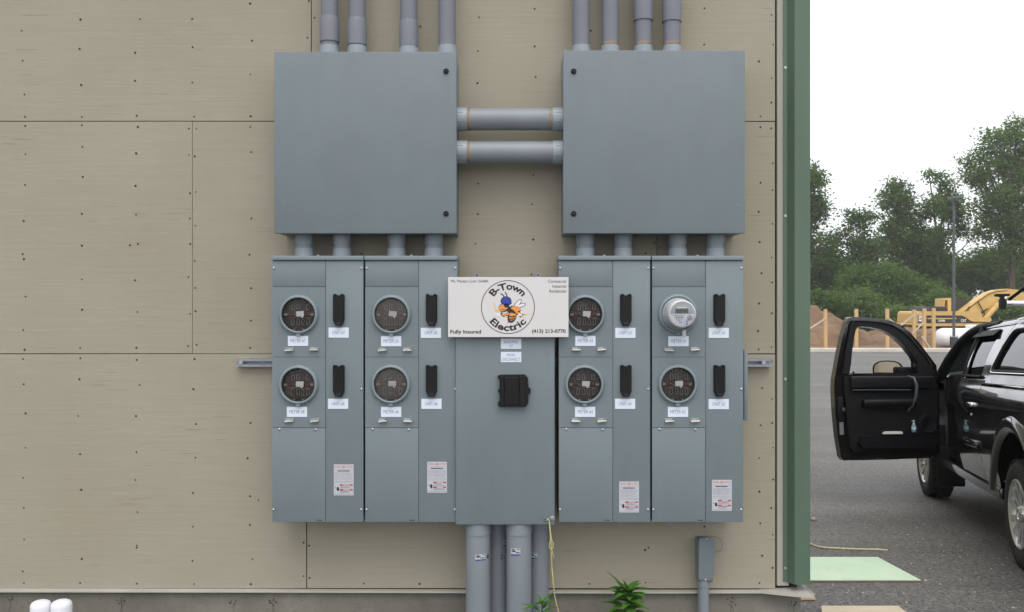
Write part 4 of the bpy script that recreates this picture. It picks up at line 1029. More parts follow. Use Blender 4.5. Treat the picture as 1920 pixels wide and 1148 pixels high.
m.tube(pts, [0.006] * 8 + [0.007, 0.004], 7); tag(m.build('rope_piece', M['rope_pale']), 'short piece of yellow rope lying on the asphalt beyond the mint sheet', 'rope')
def rock(px, py, r, lab, seed, flatness=0.55):
    x, y = ground_pt(px, py, -0.05); x, y = ground_pt(px, py, tz(y)); rr = random.Random(seed); bm = bmesh.new(); bmesh.ops.create_icosphere(bm, subdivisions=2, radius=r)
    for v in bm.verts: v.co *= 1 + 0.28 * mnoise.noise(v.co * (1.6 / r) + Vector((seed, 0, 0))); v.co.z *= flatness
    m = MB(); bm.verts.index_update(); m.add([v.co + Vector((x, y, tz(y) + r * flatness * 0.7)) for v in bm.verts], [tuple(v.index for v in f.verts) for f in bm.faces], True); bm.free()
    tag(m.build('stone', M['stone'], sharp=50), lab, 'stone', 'loose stones on the asphalt')
rock(1525, 973, 0.032, 'brown stone on the asphalt close beside the green corner trim', 3)
rock(1703, 1003, 0.011, 'tiny pale stone on the open asphalt between sheet and truck', 4)
rock(1735, 1094, 0.016, 'dark pebble just past the corner of the mint sheet', 6)
rock(1617, 1118, 0.012, 'small pebble between the mint sheet and the scrap board', 8)

rg = random.Random(21); m = MB()
for i in range(420):
    y = rg.uniform(5.0, 9.5); x = rg.uniform(0.30 * y, 0.62 * y); k = rg.choice((0.003, 0.004, 0.005, 0.006, 0.009)); z = tz(y)
    p_ = [(x + k * rg.uniform(0.7, 1.3) * math.cos(a * 1.2566 + i), y + k * rg.uniform(0.7, 1.3) * math.sin(a * 1.2566 + i), z - 0.001) for a in range(5)]
    m.add(p_ + [(x, y, z + k * rg.uniform(0.6, 1.1))], [(a, (a + 1) % 5, 5) for a in range(5)])
tag(m.build('gravel', M['stone']), 'loose grit and gravel scattered over the asphalt lot', 'gravel', kind='stuff')

# ------------------------------------------------------------------ pickup truck
TR = empty('pickup_truck', (4.58, 6.09, 0.018), 'black pickup truck with bed topper and open driver door on the asphalt lot', 'pickup truck')
TR.rotation_euler = (-math.atan(0.061), R(-1.0), R(-15.6))
O0 = (0, 0, 0)
def tpart(m, name, mat, parent=None, sharp=32): return m.build(name, M[mat], parent or TR, sharp, O0)
def interp(tab, z):
    if z <= tab[0][0]: return tab[0][1]
    for (a, b), (c_, d_) in zip(tab, tab[1:]):
        if z <= c_:
            t_ = (z - a) / (c_ - a); t_ = t_ * t_ * (3 - 2 * t_) * 0.5 + t_ * 0.5; return b + (d_ - b) * t_
    return tab[-1][1]
SX = [(0.40, 0.925), (0.52, 0.955), (0.70, 0.985), (0.90, 1.0), (1.08, 1.0), (1.20, 0.99), (1.27, 0.975), (1.31, 0.95), (1.345, 0.925)]
GX = [(1.345, 0.925), (1.55, 0.835), (1.72, 0.745), (1.80, 0.695), (1.86, 0.63)]
KX = [(1.30, 0.950), (1.345, 0.935), (1.55, 0.842), (1.72, 0.750), (1.80, 0.699), (1.86, 0.63)]
_fit = {}
def poly(tab, deg, z):
    k = id(tab)
    if k not in _fit: _fit[k] = np.polyfit([a for a, b in tab], [b for a, b in tab], deg)
    return float(np.polyval(_fit[k], z))
def sx(z): return poly(SX, 5, z)
def gx(z): return poly(GX, 2, z)
def kx(z): return poly(KX, 2, z)
def lerp(a, b, n): return [a + (b - a) * i / n for i in range(n + 1)]
def arch(y, yc, r=0.55, zc=0.42, lo=0.50):
    d = abs(y - yc); return max(lo, zc + math.sqrt(r * r - d * d)) if d < r else lo
def side(m, s, y0, y1, zlo, zhi, ny, nz=14, fx=sx, off=0.0):
    def fn(y, v):
        a, b = zlo(y) if callable(zlo) else zlo, zhi(y) if callable(zhi) else zhi
        z = a + (b - a) * v; return (s * (fx(z) + off), y, z)
    m.grid(fn, lerp(y0, y1, ny), lerp(0, 1, nz))
YS, YB, YH = 1.03, 1.90, 3.03          # seam of cab and bed, latch pillar, front door hinge
for s in (-1, 1):
    m = MB(); side(m, s, -1.15, YS - 0.012, lambda y: arch(y, 0), 1.30, 44); m.grid(lambda x, y: (s * x, y, 1.30), [0.70, 0.9585], [-1.15, YS - 0.012]); bs = tpart(m, 'bed_side', 'paint')
    m = MB(); pts = [(s * 1.005, 0.615 * math.cos(a), 0.42 + 0.615 * math.sin(a)) for a in lerp(R(8), R(172), 30)]
    rs = []
    for a in lerp(R(6), R(174), 34):
        c_, sn = math.cos(a), math.sin(a)
        rs.append([(s * (0.99 if k in (0, 4) else (1.018 if k == 1 else (1.028 if k == 2 else 1.012))), rr_ * c_, 0.42 + rr_ * sn) for k, rr_ in enumerate((0.675, 0.655, 0.605, 0.555, 0.545))])
    m.rings(rs, (False, False), True, False); tpart(m, 'fender_flare', 'paint', bs, 50)
    m = MB(); m.bbox(min(s * 0.962, s * 0.975), max(s * 0.962, s * 0.975), -1.14, YS - 0.03, 1.282, 1.306, 0.005, 2); tpart(m, 'bed_rail_strip', 'chrome', bs)
    m = MB(); side(m, s, 3.04, 4.56, lambda y: arch(y, 3.645), lambda y: 1.335 - 0.06 * max(0, y - 3.0), 34); tpart(m, 'front_fender', 'paint')
    m = MB(); rs = []
    for a in lerp(R(6), R(174), 28):
        c_, sn = math.cos(a), math.sin(a)
        rs.append([(s * (0.99 if k in (0, 4) else (1.018 if k == 1 else (1.028 if k == 2 else 1.012))), 3.645 + rr_ * c_, 0.42 + rr_ * sn) for k, rr_ in enumerate((0.675, 0.655, 0.605, 0.555, 0.545))])
    m.rings(rs, (False, False), True, False); tpart(m, 'fender_flare', 'paint', None, 50)
    # rear cab door with window, handle, moulding, rain visor
    m = MB(); side(m, s, YS, YB - 0.008, 0.50, 1.345, 8, 18); rd = tpart(m, 'rear_door', 'paint')
    def fr(y0, y1, z0, z1, mm): side(mm, s, y0, y1, z0, z1, 6, 8, gx)
    m = MB()
    lean = lambda z: 0.22 * (z - 1.345) / 0.5
    def gp(y, z, o=0.0): return (s * (gx(z) + o), y, z)
    def strip(mm, pa, pb, o=0.0, n=24):        # ruled strip of the side glasshouse between two (y, z) polylines
        mm.grid(lambda u, v: gp(*[(1 - v) * a + v * b for a, b in zip(pa(u), pb(u))], o), lerp(0, 1, n), lerp(0, 1, 3))
    zb_, zt_ = 1.345, 1.755
    rear = lambda u: (YS + 0.20 + 0.12 * u, zb_ + 0.02 + (zt_ - zb_ - 0.02) * u)
    rout = lambda u: (YS + 0.0, zb_ + 0.0 + (zt_ + 0.05 - zb_) * u)
    fin = lambda u: (YB - 0.09 + 0.20 * u, zb_ + 0.02 + (zt_ - zb_ - 0.02) * u)
    fout = lambda u: (YB - 0.008 + 0.20 * u, zb_ + (zt_ + 0.05 - zb_) * u)
    strip(m, rout, rear); strip(m, fin, fout)
    m.grid(lambda u, v: gp((1 - u) * ((1 - v) * rear(1)[0] + v * rout(1)[0]) + u * ((1 - v) * fin(1)[0] + v * fout(1)[0]), zt_ + 0.05 * v), lerp(0, 1, 6), lerp(0, 1, 3))
    m.grid(lambda u, v: gp((1 - u) * ((1 - v) * rear(0)[0] + v * rout(0)[0]) + u * ((1 - v) * fin(0)[0] + v * fout(0)[0]), zb_ + 0.02 * (1 - v)), lerp(0, 1, 6), lerp(0, 1, 2))
    tpart(m, 'window_frame', 'paint', rd)
    m = MB(); m.grid(lambda u, v: gp((1 - v) * rear(u)[0] + v * fin(u)[0], rear(u)[1], -0.016), lerp(0, 1, 24), lerp(-0.02, 1.02, 6)); tpart(m, 'window', 'car_glass', rd)
    m = MB(); m.grid(lambda u, v: gp(YS + 0.34 + u * 0.80, zt_ + 0.015 - 0.055 * v, 0.012 + 0.03 * v), lerp(0, 1, 6), [0, 1]); m.grid(lambda u, v: gp(YS + 0.34 + u * 0.80, zt_ + 0.013 - 0.055 * v, 0.006 + 0.03 * v), lerp(0, 1, 6), [0, 1]); tpart(m, 'rain_visor', 'trim', rd)
    m = MB(); m.bbox(min(s * 0.915, s * 0.945), max(s * 0.915, s * 0.945), YS + 0.16, YB - 0.05, 1.347, 1.366, 0.004, 1); tpart(m, 'belt_strip', 'trim', rd)
    m = MB(); m.bbox(min(s * 0.985, s * 1.03), max(s * 0.985, s * 1.03), 1.16, 1.40, 1.10, 1.135, 0.010, 3); tpart(m, 'door_handle', 'chrome', rd)
    m = MB(); m.lathe((s * 0.998, 1.27, 1.03), (s, 0, 0), [(0.016, 0), (0.016, 0.008), (0.010, 0.011), (0, 0.011)], 14); tpart(m, 'key_lock', 'chrome', rd)
    m = MB(); m.bbox(min(s * 0.985, s * 1.018), max(s * 0.985, s * 1.018), YS + 0.03, YB - 0.02, 0.755, 0.815, 0.010, 2); tpart(m, 'side_moulding', 'paint', rd)
    m = MB(); m.bbox(min(s * 0.80, s * 0.955), max(s * 0.80, s * 0.955), 0.60, 3.10, 0.40, 0.495, 0.02, 2); tpart(m, 'rocker_panel', 'paint')
    # topper side with framed window
    m = MB()
    ya, yb = -1.15, YS - 0.03; wa, wb, wz0, wz1 = -1.0, YS - 0.16, 1.405, 1.74
    def kp(y, z, o=0.0): return (s * (kx(z) + o), y, z)
    def kgrid(y0, y1, z0, z1, ny, nz, o=0.0, mm=None): (mm or m).grid(lambda y, z: kp(y, z, o), lerp(y0, y1, ny), lerp(z0, z1, nz))
    kgrid(ya, yb, 1.307, wz0, 10, 8); kgrid(ya, yb, wz1, 1.80, 10, 6); kgrid(ya, wa, wz0, wz1, 2, 24); kgrid(wb, yb, wz0, wz1, 4, 24)
    tp = tpart(m, 'topper_side', 'paint')
    m = MB(); kgrid(wa, wb, wz0, wz1, 8, 24, -0.014, m); tpart(m, 'topper_window', 'car_glass', tp)
    m = MB(); fr_ = [kp(wa, wz0, 0.004), kp((wa + wb) / 2, wz0, 0.004), kp(wb - 0.05, wz0, 0.004), kp(wb - 0.012, wz0 + 0.012, 0.004), kp(wb, wz0 + 0.05, 0.004), kp(wb, 1.6, 0.004), kp(wb, wz1 - 0.05, 0.004), kp(wb - 0.015, wz1 - 0.015, 0.004), kp(wb - 0.06, wz1, 0.004), kp(wa, wz1, 0.004), kp(wa, 1.6, 0.004)]
    m.tube(fr_, 0.014, 8, True); tpart(m, 'window_trim', 'trim', tp)
    m = MB(); m.tube([kp(wa, wz0 - 0.014, 0.010), kp((wa + wb) / 2, wz0 - 0.014, 0.010), kp(wb - 0.05, wz0 - 0.014, 0.010), kp(wb + 0.004, wz0 - 0.002, 0.010), kp(wb + 0.014, wz0 + 0.05, 0.010)], 0.009, 8); tpart(m, 'window_chrome', 'chrome', tp)
    # pillars and roof rails
    m = MB(); m.tube([(s * 0.925, 3.03, 1.32), (s * 0.865, 2.86, 1.50), (s * 0.79, 2.62, 1.68), (s * 0.735, 2.44, 1.765), (s * 0.70, 2.28, 1.805), (s * 0.67, 2.0, 1.82), (s * 0.665, 1.6, 1.82)], [0.055, 0.05, 0.046, 0.042, 0.038, 0.034, 0.03], 10); tpart(m, 'windscreen_pillar', 'trim')
    m = MB(); m.tube([(s * 0.90, YB + 0.02, 0.5), (s * 0.93, YB + 0.02, 0.95), (s * 0.90, YB + 0.02, 1.345), (s * 0.78, YB + 0.13, 1.62), (s * 0.68, YB + 0.21, 1.80)], 0.04, 8); tpart(m, 'latch_pillar', 'trim')
# roof, topper roof, windscreen, bonnet
def roof(m, y0, y1, fxt, z1, zc, ny=16):
    m.grid(lambda y, u: (u * fxt, y, z1 + (zc - z1) * (1 - abs(u) ** 2.6)), lerp(y0, y1, ny), lerp(-1, 1, 24))
m = MB(); m.grid(lambda y, t_: (0.697 * math.sin(t_) , y, 1.795 + 0.10 * max(0.0, math.cos(t_)) ** 0.75 - 0.035 * max(0, (y - 2.0) / 0.42) ** 2), lerp(YS, 2.42, 14), lerp(-math.pi / 2, math.pi / 2, 40)); tpart(m, 'cab_roof', 'paint')
m = MB(); m.grid(lambda y, t_: (0.701 * math.sin(t_), y, 1.798 + 0.115 * max(0.0, math.cos(t_)) ** 0.75), lerp(-1.15, YS - 0.03, 14), lerp(-math.pi / 2, math.pi / 2, 40)); m.grid(lambda u, z: (u * kx(z), YS - 0.03, z), lerp(-1, 1, 8), lerp(1.307, 1.80, 6)); m.grid(lambda u, z: (u * kx(z), -1.15, z), lerp(-1, 1, 8), lerp(1.307, 1.80, 6)); tpart(m, 'topper_roof', 'paint')
m = MB(); m.grid(lambda u, v: (u * (0.89 - 0.20 * v), 3.05 - 0.66 * v + 0.10 * (1 - u * u), 1.34 + 0.47 * v), lerp(-1, 1, 12), lerp(0, 1, 8)); tpart(m, 'windscreen', 'wind_glass')
m = MB(); m.grid(lambda u, z: (u * gx(z) * 0.97, YS + 0.04, z), lerp(-1, 1, 8), lerp(1.36, 1.79, 6)); tpart(m, 'rear_window', 'car_glass')
m = MB(); m.grid(lambda y, u: (u * 0.90, y, 1.32 - 0.06 * (y - 3.0) + 0.05 * (1 - u * u) - (0.22 * max(0, (y - 4.3) / 0.35) ** 2)), lerp(3.04, 4.65, 18), lerp(-1, 1, 16)); tpart(m, 'bonnet', 'paint')
# cab floor, bulkheads, chassis, inner arches: the dark inside
m = MB(); m.box(-0.86, 0.86, YS + 0.02, 3.2, 0.50, 0.54); m.box(-0.86, 0.86, 3.06, 3.2, 0.54, 1.30); m.box(-0.72, 0.72, 3.25, 4.5, 0.55, 1.15); m.box(-0.50, 0.50, -1.1, 4.5, 0.36, 0.499); m.box(-0.72, 0.72, -1.12, YS - 0.06, 0.55, 1.28); m.box(-0.93, 0.93, YS - 0.01, YS + 0.018, 0.5, 1.28)
m.box(-0.80, -0.73, YB + 0.2, 3.05, 0.502, 0.60); tpart(m, 'cab_floor', 'trim_lo')
m = MB(); m.bbox(-0.86, 0.86, 2.74, 3.05, 1.02, 1.36, 0.06, 3); m.bbox(-0.85, 0.85, 2.66, 2.78, 0.86, 1.05, 0.03, 2); tpart(m, 'dashboard', 'trim')
m = MB(); c0_ = Vector((-0.42, 2.42, 1.12)); ax_ = Vector((0, -0.9, 0.45)).normalized(); u_ = Vector((1, 0, 0)); w_ = ax_.cross(u_)
m.tube([c0_ + (u_ * math.cos(a) + w_ * math.sin(a)) * 0.19 for a in lerp(0, 2 * math.pi, 28)[:-1]], 0.016, 8, True); m.cyl(c0_, c0_ - ax_ * 0.30, 0.03, None, 10); m.tube([c0_ - u_ * 0.18, c0_, c0_ + u_ * 0.18], 0.018, 8); tpart(m, 'steering_wheel', 'trim')
for s in (-1, 1):
    m = MB(); m.bbox(s * 0.42 - 0.25, s * 0.42 + 0.25, 1.70, 2.24, 0.74, 0.92, 0.05, 3); ss = tpart(m, 'seat', 'seat')
    Mb = Matrix.Translation((s * 0.42, 1.68, 0.90)) @ Matrix.Rotation(R(14), 4, 'X'); m = MB(); m.bbox(-0.24, 0.24, -0.08, 0.07, 0, 0.58, 0.05, 3, Mb); tpart(m, 'seat_back', 'seat', ss); m = MB(); m.bbox(-0.13, 0.13, -0.05, 0.05, 0.61, 0.80, 0.04, 3, Mb); tpart(m, 'headrest', 'seat', ss)
# far side front door (closed), bumpers, lamps
m = MB(); side(m, 1, YB, YH, 0.50, 1.345, 8, 14); tpart(m, 'passenger_door', 'paint')
m = MB(); m.grid(lambda u, v: (gx(1.345 + 0.47 * v) - 0.01, (1 - u) * (YB + 0.2 * v) + u * (YH - 0.72 * v), 1.345 + 0.47 * v), lerp(0, 1, 6), lerp(0, 1, 6)); tpart(m, 'passenger_window', 'car_glass')
m = MB(); m.bbox(-0.96, 0.96, -1.32, -1.17, 0.50, 0.72, 0.03, 2); tpart(m, 'rear_bumper', 'chrome')
m = MB(); m.bbox(-0.76, 0.76, -1.165, -1.12, 0.73, 1.29, 0.012, 2); tpart(m, 'tailgate', 'paint')
m = MB(); m.bbox(-0.97, 0.97, 4.57, 4.80, 0.48, 0.75, 0.06, 3); tpart(m, 'front_bumper', 'chrome')
m = MB(); m.bbox(-0.55, 0.55, 4.60, 4.67, 0.78, 1.10, 0.02, 2); tpart(m, 'grille', 'trim')
for s in (-1, 1):
    m = MB(); m.bbox(s * 0.86 - 0.08, s * 0.86 + 0.08, -1.17, -1.10, 0.80, 1.20, 0.02, 2); tpart(m, 'tail_light', 'tail')
    m = MB(); m.bbox(s * 0.76 - 0.18, s * 0.76 + 0.18, 4.52, 4.64, 0.82, 1.06, 0.03, 2); tpart(m, 'headlight', 'chrome')
m = MB(); m.bbox(-0.99, -0.72, 3.00, 3.03, 0.19, 0.60, 0.02, 2); tpart(m, 'mud_flap', 'trim')
m = MB(); m.bbox(0.72, 0.99, 3.00, 3.03, 0.19, 0.60, 0.02, 2); tpart(m, 'mud_flap', 'trim')
# wheels
def wheel(x, y, s, steer=0.0):
    w = empty('wheel', (0, 0, 0)); w.parent = TR; w.location = (x, y, 0.388); w.rotation_euler = (0, 0, steer)
    R0 = 0.39
    m = MB(); m.lathe((0, 0, 0), (s, 0, 0), [(0.245, -0.245), (0.30, -0.255), (0.355, -0.25), (0.378, -0.225), (0.389, -0.18), (0.392, -0.125), (0.389, -0.07), (0.378, -0.028), (0.352, -0.004), (0.31, 0.004), (0.262, -0.002), (0.245, -0.014)], 48, (False, False))
    ty = m.build('tyre', M['rubber'], w, 40, O0)
    m = MB()
    for k in range(60):
        a = 2 * math.pi * k / 60; Mk = Matrix.Rotation(a, 4, 'X')
        for q, (x0, x1) in enumerate(((-0.235, -0.165), (-0.150, -0.100), (-0.085, -0.015))):
            m.box(min(s * x0, s * x1), max(s * x0, s * x1), -0.013 + 0.006 * q, 0.011 + 0.006 * q, 0.380 if q != 1 else 0.388, 0.3915 if q != 1 else 0.397, Mk)
    m.build('tread_blocks', M['rubber'], ty, 40, O0)['kind'] = 'stuff'
    m = MB(); m.lathe((0, 0, 0), (s, 0, 0), [(0.246, -0.014), (0.250, -0.004), (0.238, 0.0), (0.226, -0.012), (0.215, -0.05), (0.205, -0.10), (0.12, -0.11), (0.0, -0.11)], 40, (False, False)); rim = m.build('rim', M['alloy'], w, 40, O0)
    for k in range(6):
        Mk = Matrix.Rotation(2 * math.pi * k / 6, 4, 'X')
        m = MB()
        for sg_ in (-1, 1):
            a0, a1 = sg_ * 0.012, sg_ * 0.055
            vs = []
            for rr_, yc, hw, xo in ((0.05, a0, 0.020, -0.030), (0.14, (a0 + a1) / 2, 0.016, -0.022), (0.228, a1, 0.020, -0.010)):
                for dx in (-0.03, 0.0):
                    vs += [Mk @ Vector((s * (xo + dx), yc - hw, rr_)), Mk @ Vector((s * (xo + dx), yc + hw, rr_))]
            fs = []
            for i in (0, 4): fs += [(i + 2, i + 3, i + 7, i + 6), (i, i + 4, i + 5, i + 1), (i, i + 2, i + 6, i + 4), (i + 1, i + 5, i + 7, i + 3)]
            m.add(vs, fs, False)
        m.build('spoke', M['alloy'], rim if False else w, 40, O0)
    m = MB(); m.lathe((0, 0, 0), (s, 0, 0), [(0.062, -0.06), (0.060, -0.016), (0.050, -0.008), (0.036, -0.006), (0.033, -0.012), (0, -0.010)], 24); m.build('hub_cap', M['chrome'], w, 40, O0)
    m = MB(); m.lathe((0, 0, 0), (s, 0, 0), [(0.16, -0.10), (0.16, -0.075), (0.05, -0.07)], 24, (False, False)); m.build('brake_disc', M['cat_dark'], w, 40, O0)
wheel(-0.985, 0, -1); wheel(0.985, 0, 1); wheel(-1.015, 3.645, -1, R(3)); wheel(0.985, 3.645, 1)
# ladder rack over the topper
for y in (1.33, -0.9):
    m = MB(); m.bbox(-0.69, 0.69, y - 0.03, y + 0.03, 1.965, 2.01, 0.012, 2); rb = tpart(m, 'rack_bar', 'chrome')
    for s in (-1, 1):
        c_ = s * 0.715
        m = MB(); m.prism([(c_ - 0.022, 1.935), (c_ + 0.022, 1.935), (c_ + 0.022, 2.02), (c_ + 0.013, 2.025), (c_ + 0.013, 2.045), (c_ + 0.055, 2.05), (c_ + 0.055, 2.068), (c_ - 0.055, 2.068), (c_ - 0.055, 2.05), (c_ - 0.013, 2.045), (c_ - 0.013, 2.025), (c_ - 0.022, 2.02)], 'y', y - 0.032, y + 0.032); tpart(m, 'rack_stop', 'trim')
        m = MB(); m.bbox(s * 0.42 - 0.02, s * 0.42 + 0.02, y - 0.03, y + 0.03, 1.84, 1.974, 0.006, 1); tpart(m, 'rack_foot', 'trim')
m = MB(); m.tube([(-0.66, 1.33, 2.02), (-0.58, 1.20, 2.10), (-0.45, 1.05, 2.22)], 0.014, 8); tpart(m, 'rack_brace', 'trim')
m = MB(); m.bbox(-0.55, -0.49, 1.10, 1.14, 2.06, 2.15, 0.01, 2); tpart(m, 'rack_strap', 'red_strap')
# open driver door, local: y = -s (away from the hinge), z up, +x is the inner face
DO = empty('driver_door', O0); DO.parent = TR; DO.location = (-0.955, YH, 0); DO.rotation_euler = (0, 0, R(-70))
def dl(pts): return [(-s_, w_) for s_, w_ in pts]
outer = [(0.02, 0.54), (0.13, 0.485), (0.60, 0.470), (1.06, 0.466), (1.085, 0.50), (1.115, 0.70), (1.135, 0.95), (1.143, 1.17), (1.137, 1.30), (1.115, 1.40), (1.085, 1.55), (1.04, 1.74), (0.985, 1.905), (0.965, 1.94), (0.93, 1.952), (0.80, 1.948), (0.61, 1.932), (0.50, 1.907), (0.40, 1.865), (0.31, 1.795), (0.22, 1.695), (0.12, 1.565), (0.03, 1.445), (0.02, 1.30), (0.015, 0.95)]
hole = [(0.985, 1.352), (0.967, 1.46), (0.950, 1.60), (0.925, 1.74), (0.905, 1.815), (0.885, 1.842), (0.85, 1.852), (0.74, 1.845), (0.62, 1.82), (0.54, 1.785), (0.45, 1.725), (0.36, 1.635), (0.28, 1.535), (0.255, 1.48), (0.255, 1.352)]
m = MB(); m.prism(dl(outer), 'x', -0.045, 0.05, [dl(hole)]); dskin = m.build('outer_skin', M['paint'], DO, 32, O0)
def off(pts, k, c=(0.57, 1.2)): return [(c[0] + (a - c[0]) * k, c[1] + (b - c[1]) * k) for a, b in pts]
m = MB(); ou = [(0.08, 1.30), (0.10, 1.44), (0.17, 1.555), (0.265, 1.665), (0.35, 1.755), (0.43, 1.818), (0.52, 1.865), (0.63, 1.892), (0.80, 1.907), (0.925, 1.908), (0.95, 1.88), (0.985, 1.74), (1.03, 1.55), (1.055, 1.36)]
inn = [(1.0, 1.36)] + hole[1:-1] + [(0.245, 1.36)]
m.prism(dl(ou), 'x', 0.05, 0.075, [dl([(a, b + (0.012 if b < 1.4 else 0)) for a, b in hole])]); m.build('window_surround', M['trim'], DO, 32, O0)
m = MB(); m.tube([(0.082, -a, b) for a, b in ou[1:13]], 0.007, 6); m.build('frame_seal', M['trim_lo'], DO, 32, O0)
# black inner panel
lowp = [(0.07, 0.62), (0.14, 0.56), (0.95, 0.55), (1.0, 0.60), (1.03, 0.85), (1.045, 1.1), (1.045, 1.335), (0.60, 1.345), (0.30, 1.345), (0.09, 1.40), (0.06, 1.20)]
m = MB(); m.prism(dl(lowp), 'x', 0.05, 0.095); m.build('trim_panel', M['trim'], DO, 32, O0)
m = MB(); m.bbox(0.09, 0.135, -1.0, -0.10, 1.205, 1.335, 0.018, 3); tp_ = m.build('upper_trim_pad', M['trim_lo'], DO, 32, O0)
m = MB(); m.bbox(0.09, 0.138, -0.98, -0.36, 1.188, 1.197, 0.003, 1); m.build('trim_highlight', M['pull'], DO, 32, O0)  # grey bar paints in the highlight along the upper trim line
m = MB(); m.bbox(0.09, 0.165, -0.88, -0.30, 1.02, 1.10, 0.03, 3); m.build('armrest', M['trim_lo'], DO, 32, O0)
m = MB(); m.tube([(0.10, -0.37, 1.33), (0.15, -0.335, 1.315), (0.165, -0.315, 1.24), (0.165, -0.325, 1.13), (0.15, -0.36, 1.03), (0.10, -0.385, 0.97)], [0.014, 0.016, 0.017, 0.016, 0.014, 0.010], 10); m.build('pull_handle', M['pull'], DO, 40, O0)
m = MB(); pk = [(0.14, 0.60), (0.90, 0.60), (0.94, 0.66), (0.90, 0.72), (0.76, 0.735), (0.70, 0.78), (0.40, 0.78), (0.33, 0.74), (0.14, 0.72)]; m.prism(dl(pk), 'x', 0.094, 0.165); m.build('map_pocket', M['trim_lo'], DO, 32, O0)
m = MB(); m.lathe((0.093, -0.17, 0.84), (1, 0, 0), [(0.10, 0), (0.098, 0.012), (0.088, 0.016), (0.08, 0.010), (0, 0.012)], 28); m.build('speaker', M['trim_lo'], DO, 40, O0)
m = MB(); m.bbox(-0.02, 0.075, -1.115, -1.055, 0.88, 1.12, 0.008, 2); m.build('door_latch', M['trim_lo'], DO, 32, O0)
m = MB(); m.bbox(0.045, 0.085, -1.07, -1.045, 0.97, 1.01, 0.006, 2); m.build('latch_claw', M['pull'], DO, 32, O0)
m = MB(); m.box(0.0505, 0.0525, -1.095, -1.052, 0.73, 0.86); m.build('door_sticker', M['galv'], DO, 32, O0)
m = MB(); m.lathe((0.07, -0.94, 1.34), (0, 0, 1), [(0.008, 0), (0.008, 0.03), (0.012, 0.034), (0.012, 0.042), (0, 0.045)], 10); m.build('lock_pin', M['trim'], DO, 40, O0)
m = MB(); tri_ = [(0.255, 1.345), (0.10, 1.345), (0.10, 1.44), (0.255, 1.56)]; m.prism(dl(tri_), 'x', -0.05, 0.085); m.build('sail_panel', M['trim'], DO, 32, O0)
# door mirror: housing beyond the door, its glass aimed back to the driver
mc = Vector((-0.20, -0.435, 1.395)); nrm = Vector((0.78, -0.54, 0.0)).normalized(); ru = Vector((0, 0, 1)).cross(nrm).normalized()
def mp(a, b, dep): return mc + ru * a + Vector((0, 0, 1)) * b - nrm * dep
def mir(k, n=28):
    out = []
    for i in range(n):
        th = 2 * math.pi * i / n; e_ = 2.6
        ca, sa = math.cos(th), math.sin(th); out.append((0.150 * k * math.copysign(abs(ca) ** (2 / e_), ca), 0.100 * k * math.copysign(abs(sa) ** (2 / e_), sa) * (1.0 if ca < 0 else 1.0)))
    return out
m = MB(); m.rings([[mp(a, b, 0.012) for a, b in mir(0.88)], [mp(a, b, 0) for a, b in mir(0.94)], [mp(a, b, 0.0) for a, b in mir(1.0)], [mp(a, b, 0.03) for a, b in mir(1.03)], [mp(a, b, 0.075) for a, b in mir(0.92)], [mp(a, b, 0.11) for a, b in mir(0.62)], [mp(a, b, 0.12) for a, b in mir(0.2)]], (False, True))
m.bbox(-0.17, -0.03, -0.40, -0.24, 1.345, 1.43, 0.025, 3); dm = m.build('mirror_housing', M['trim'], DO, 40, O0)
m = MB(); m.add([mp(a, b, 0.008) for a, b in mir(0.90)], [tuple(range(28))]); m.build('mirror_glass', M['mirror'], DO, 40, O0)
# loose things in the door pocket
bpy.context.view_layer.update()
DM = TR.matrix_basis @ Matrix.LocRotScale(DO.location, DO.rotation_euler, None)
bt = empty('sanitizer_bottle', DM @ Vector((0.182, -0.37, 0.775)), 'small pump bottle of pale blue gel standing in the open door pocket', 'bottle')
b0 = bt.location.copy()
m = MB(); m.lathe(b0 - Vector((0, 0, 0.012)), (0, 0, 1), [(0.024, 0), (0.026, 0.006), (0.026, 0.070), (0.022, 0.082), (0.010, 0.092)], 18); m.build('bottle_body', M['bottle'], bt)
m = MB(); m.lathe(b0, (0, 0, 1), [(0.012, 0.080), (0.012, 0.100), (0.005, 0.102), (0.005, 0.118), (0.013, 0.119), (0.013, 0.128), (0, 0.129)], 14); m.cyl(b0 + Vector((0, 0, 0.124)), b0 + Vector((-0.030, -0.01, 0.121)), 0.004, None, 8); m.build('pump_top', M['bottle_white'], bt)
m = MB(); m.lathe(b0 - Vector((0, 0, 0.012)), (0, 0, 1), [(0.0265, 0.030), (0.0265, 0.062)], 18, (False, False)); m.build('bottle_label', M['bottle_white'], bt)
bt.scale = (0.85, 0.85, 0.85)
m = MB(); m.box(0.172, 0.186, -0.70, -0.49, 0.745, 0.765, DM); m.box(0.174, 0.184, -0.68, -0.50, 0.766, 0.772, DM)
tag(m.build('paper_pad', M['paper']), 'white folded paper pad lying in the open driver door pocket', 'paper')

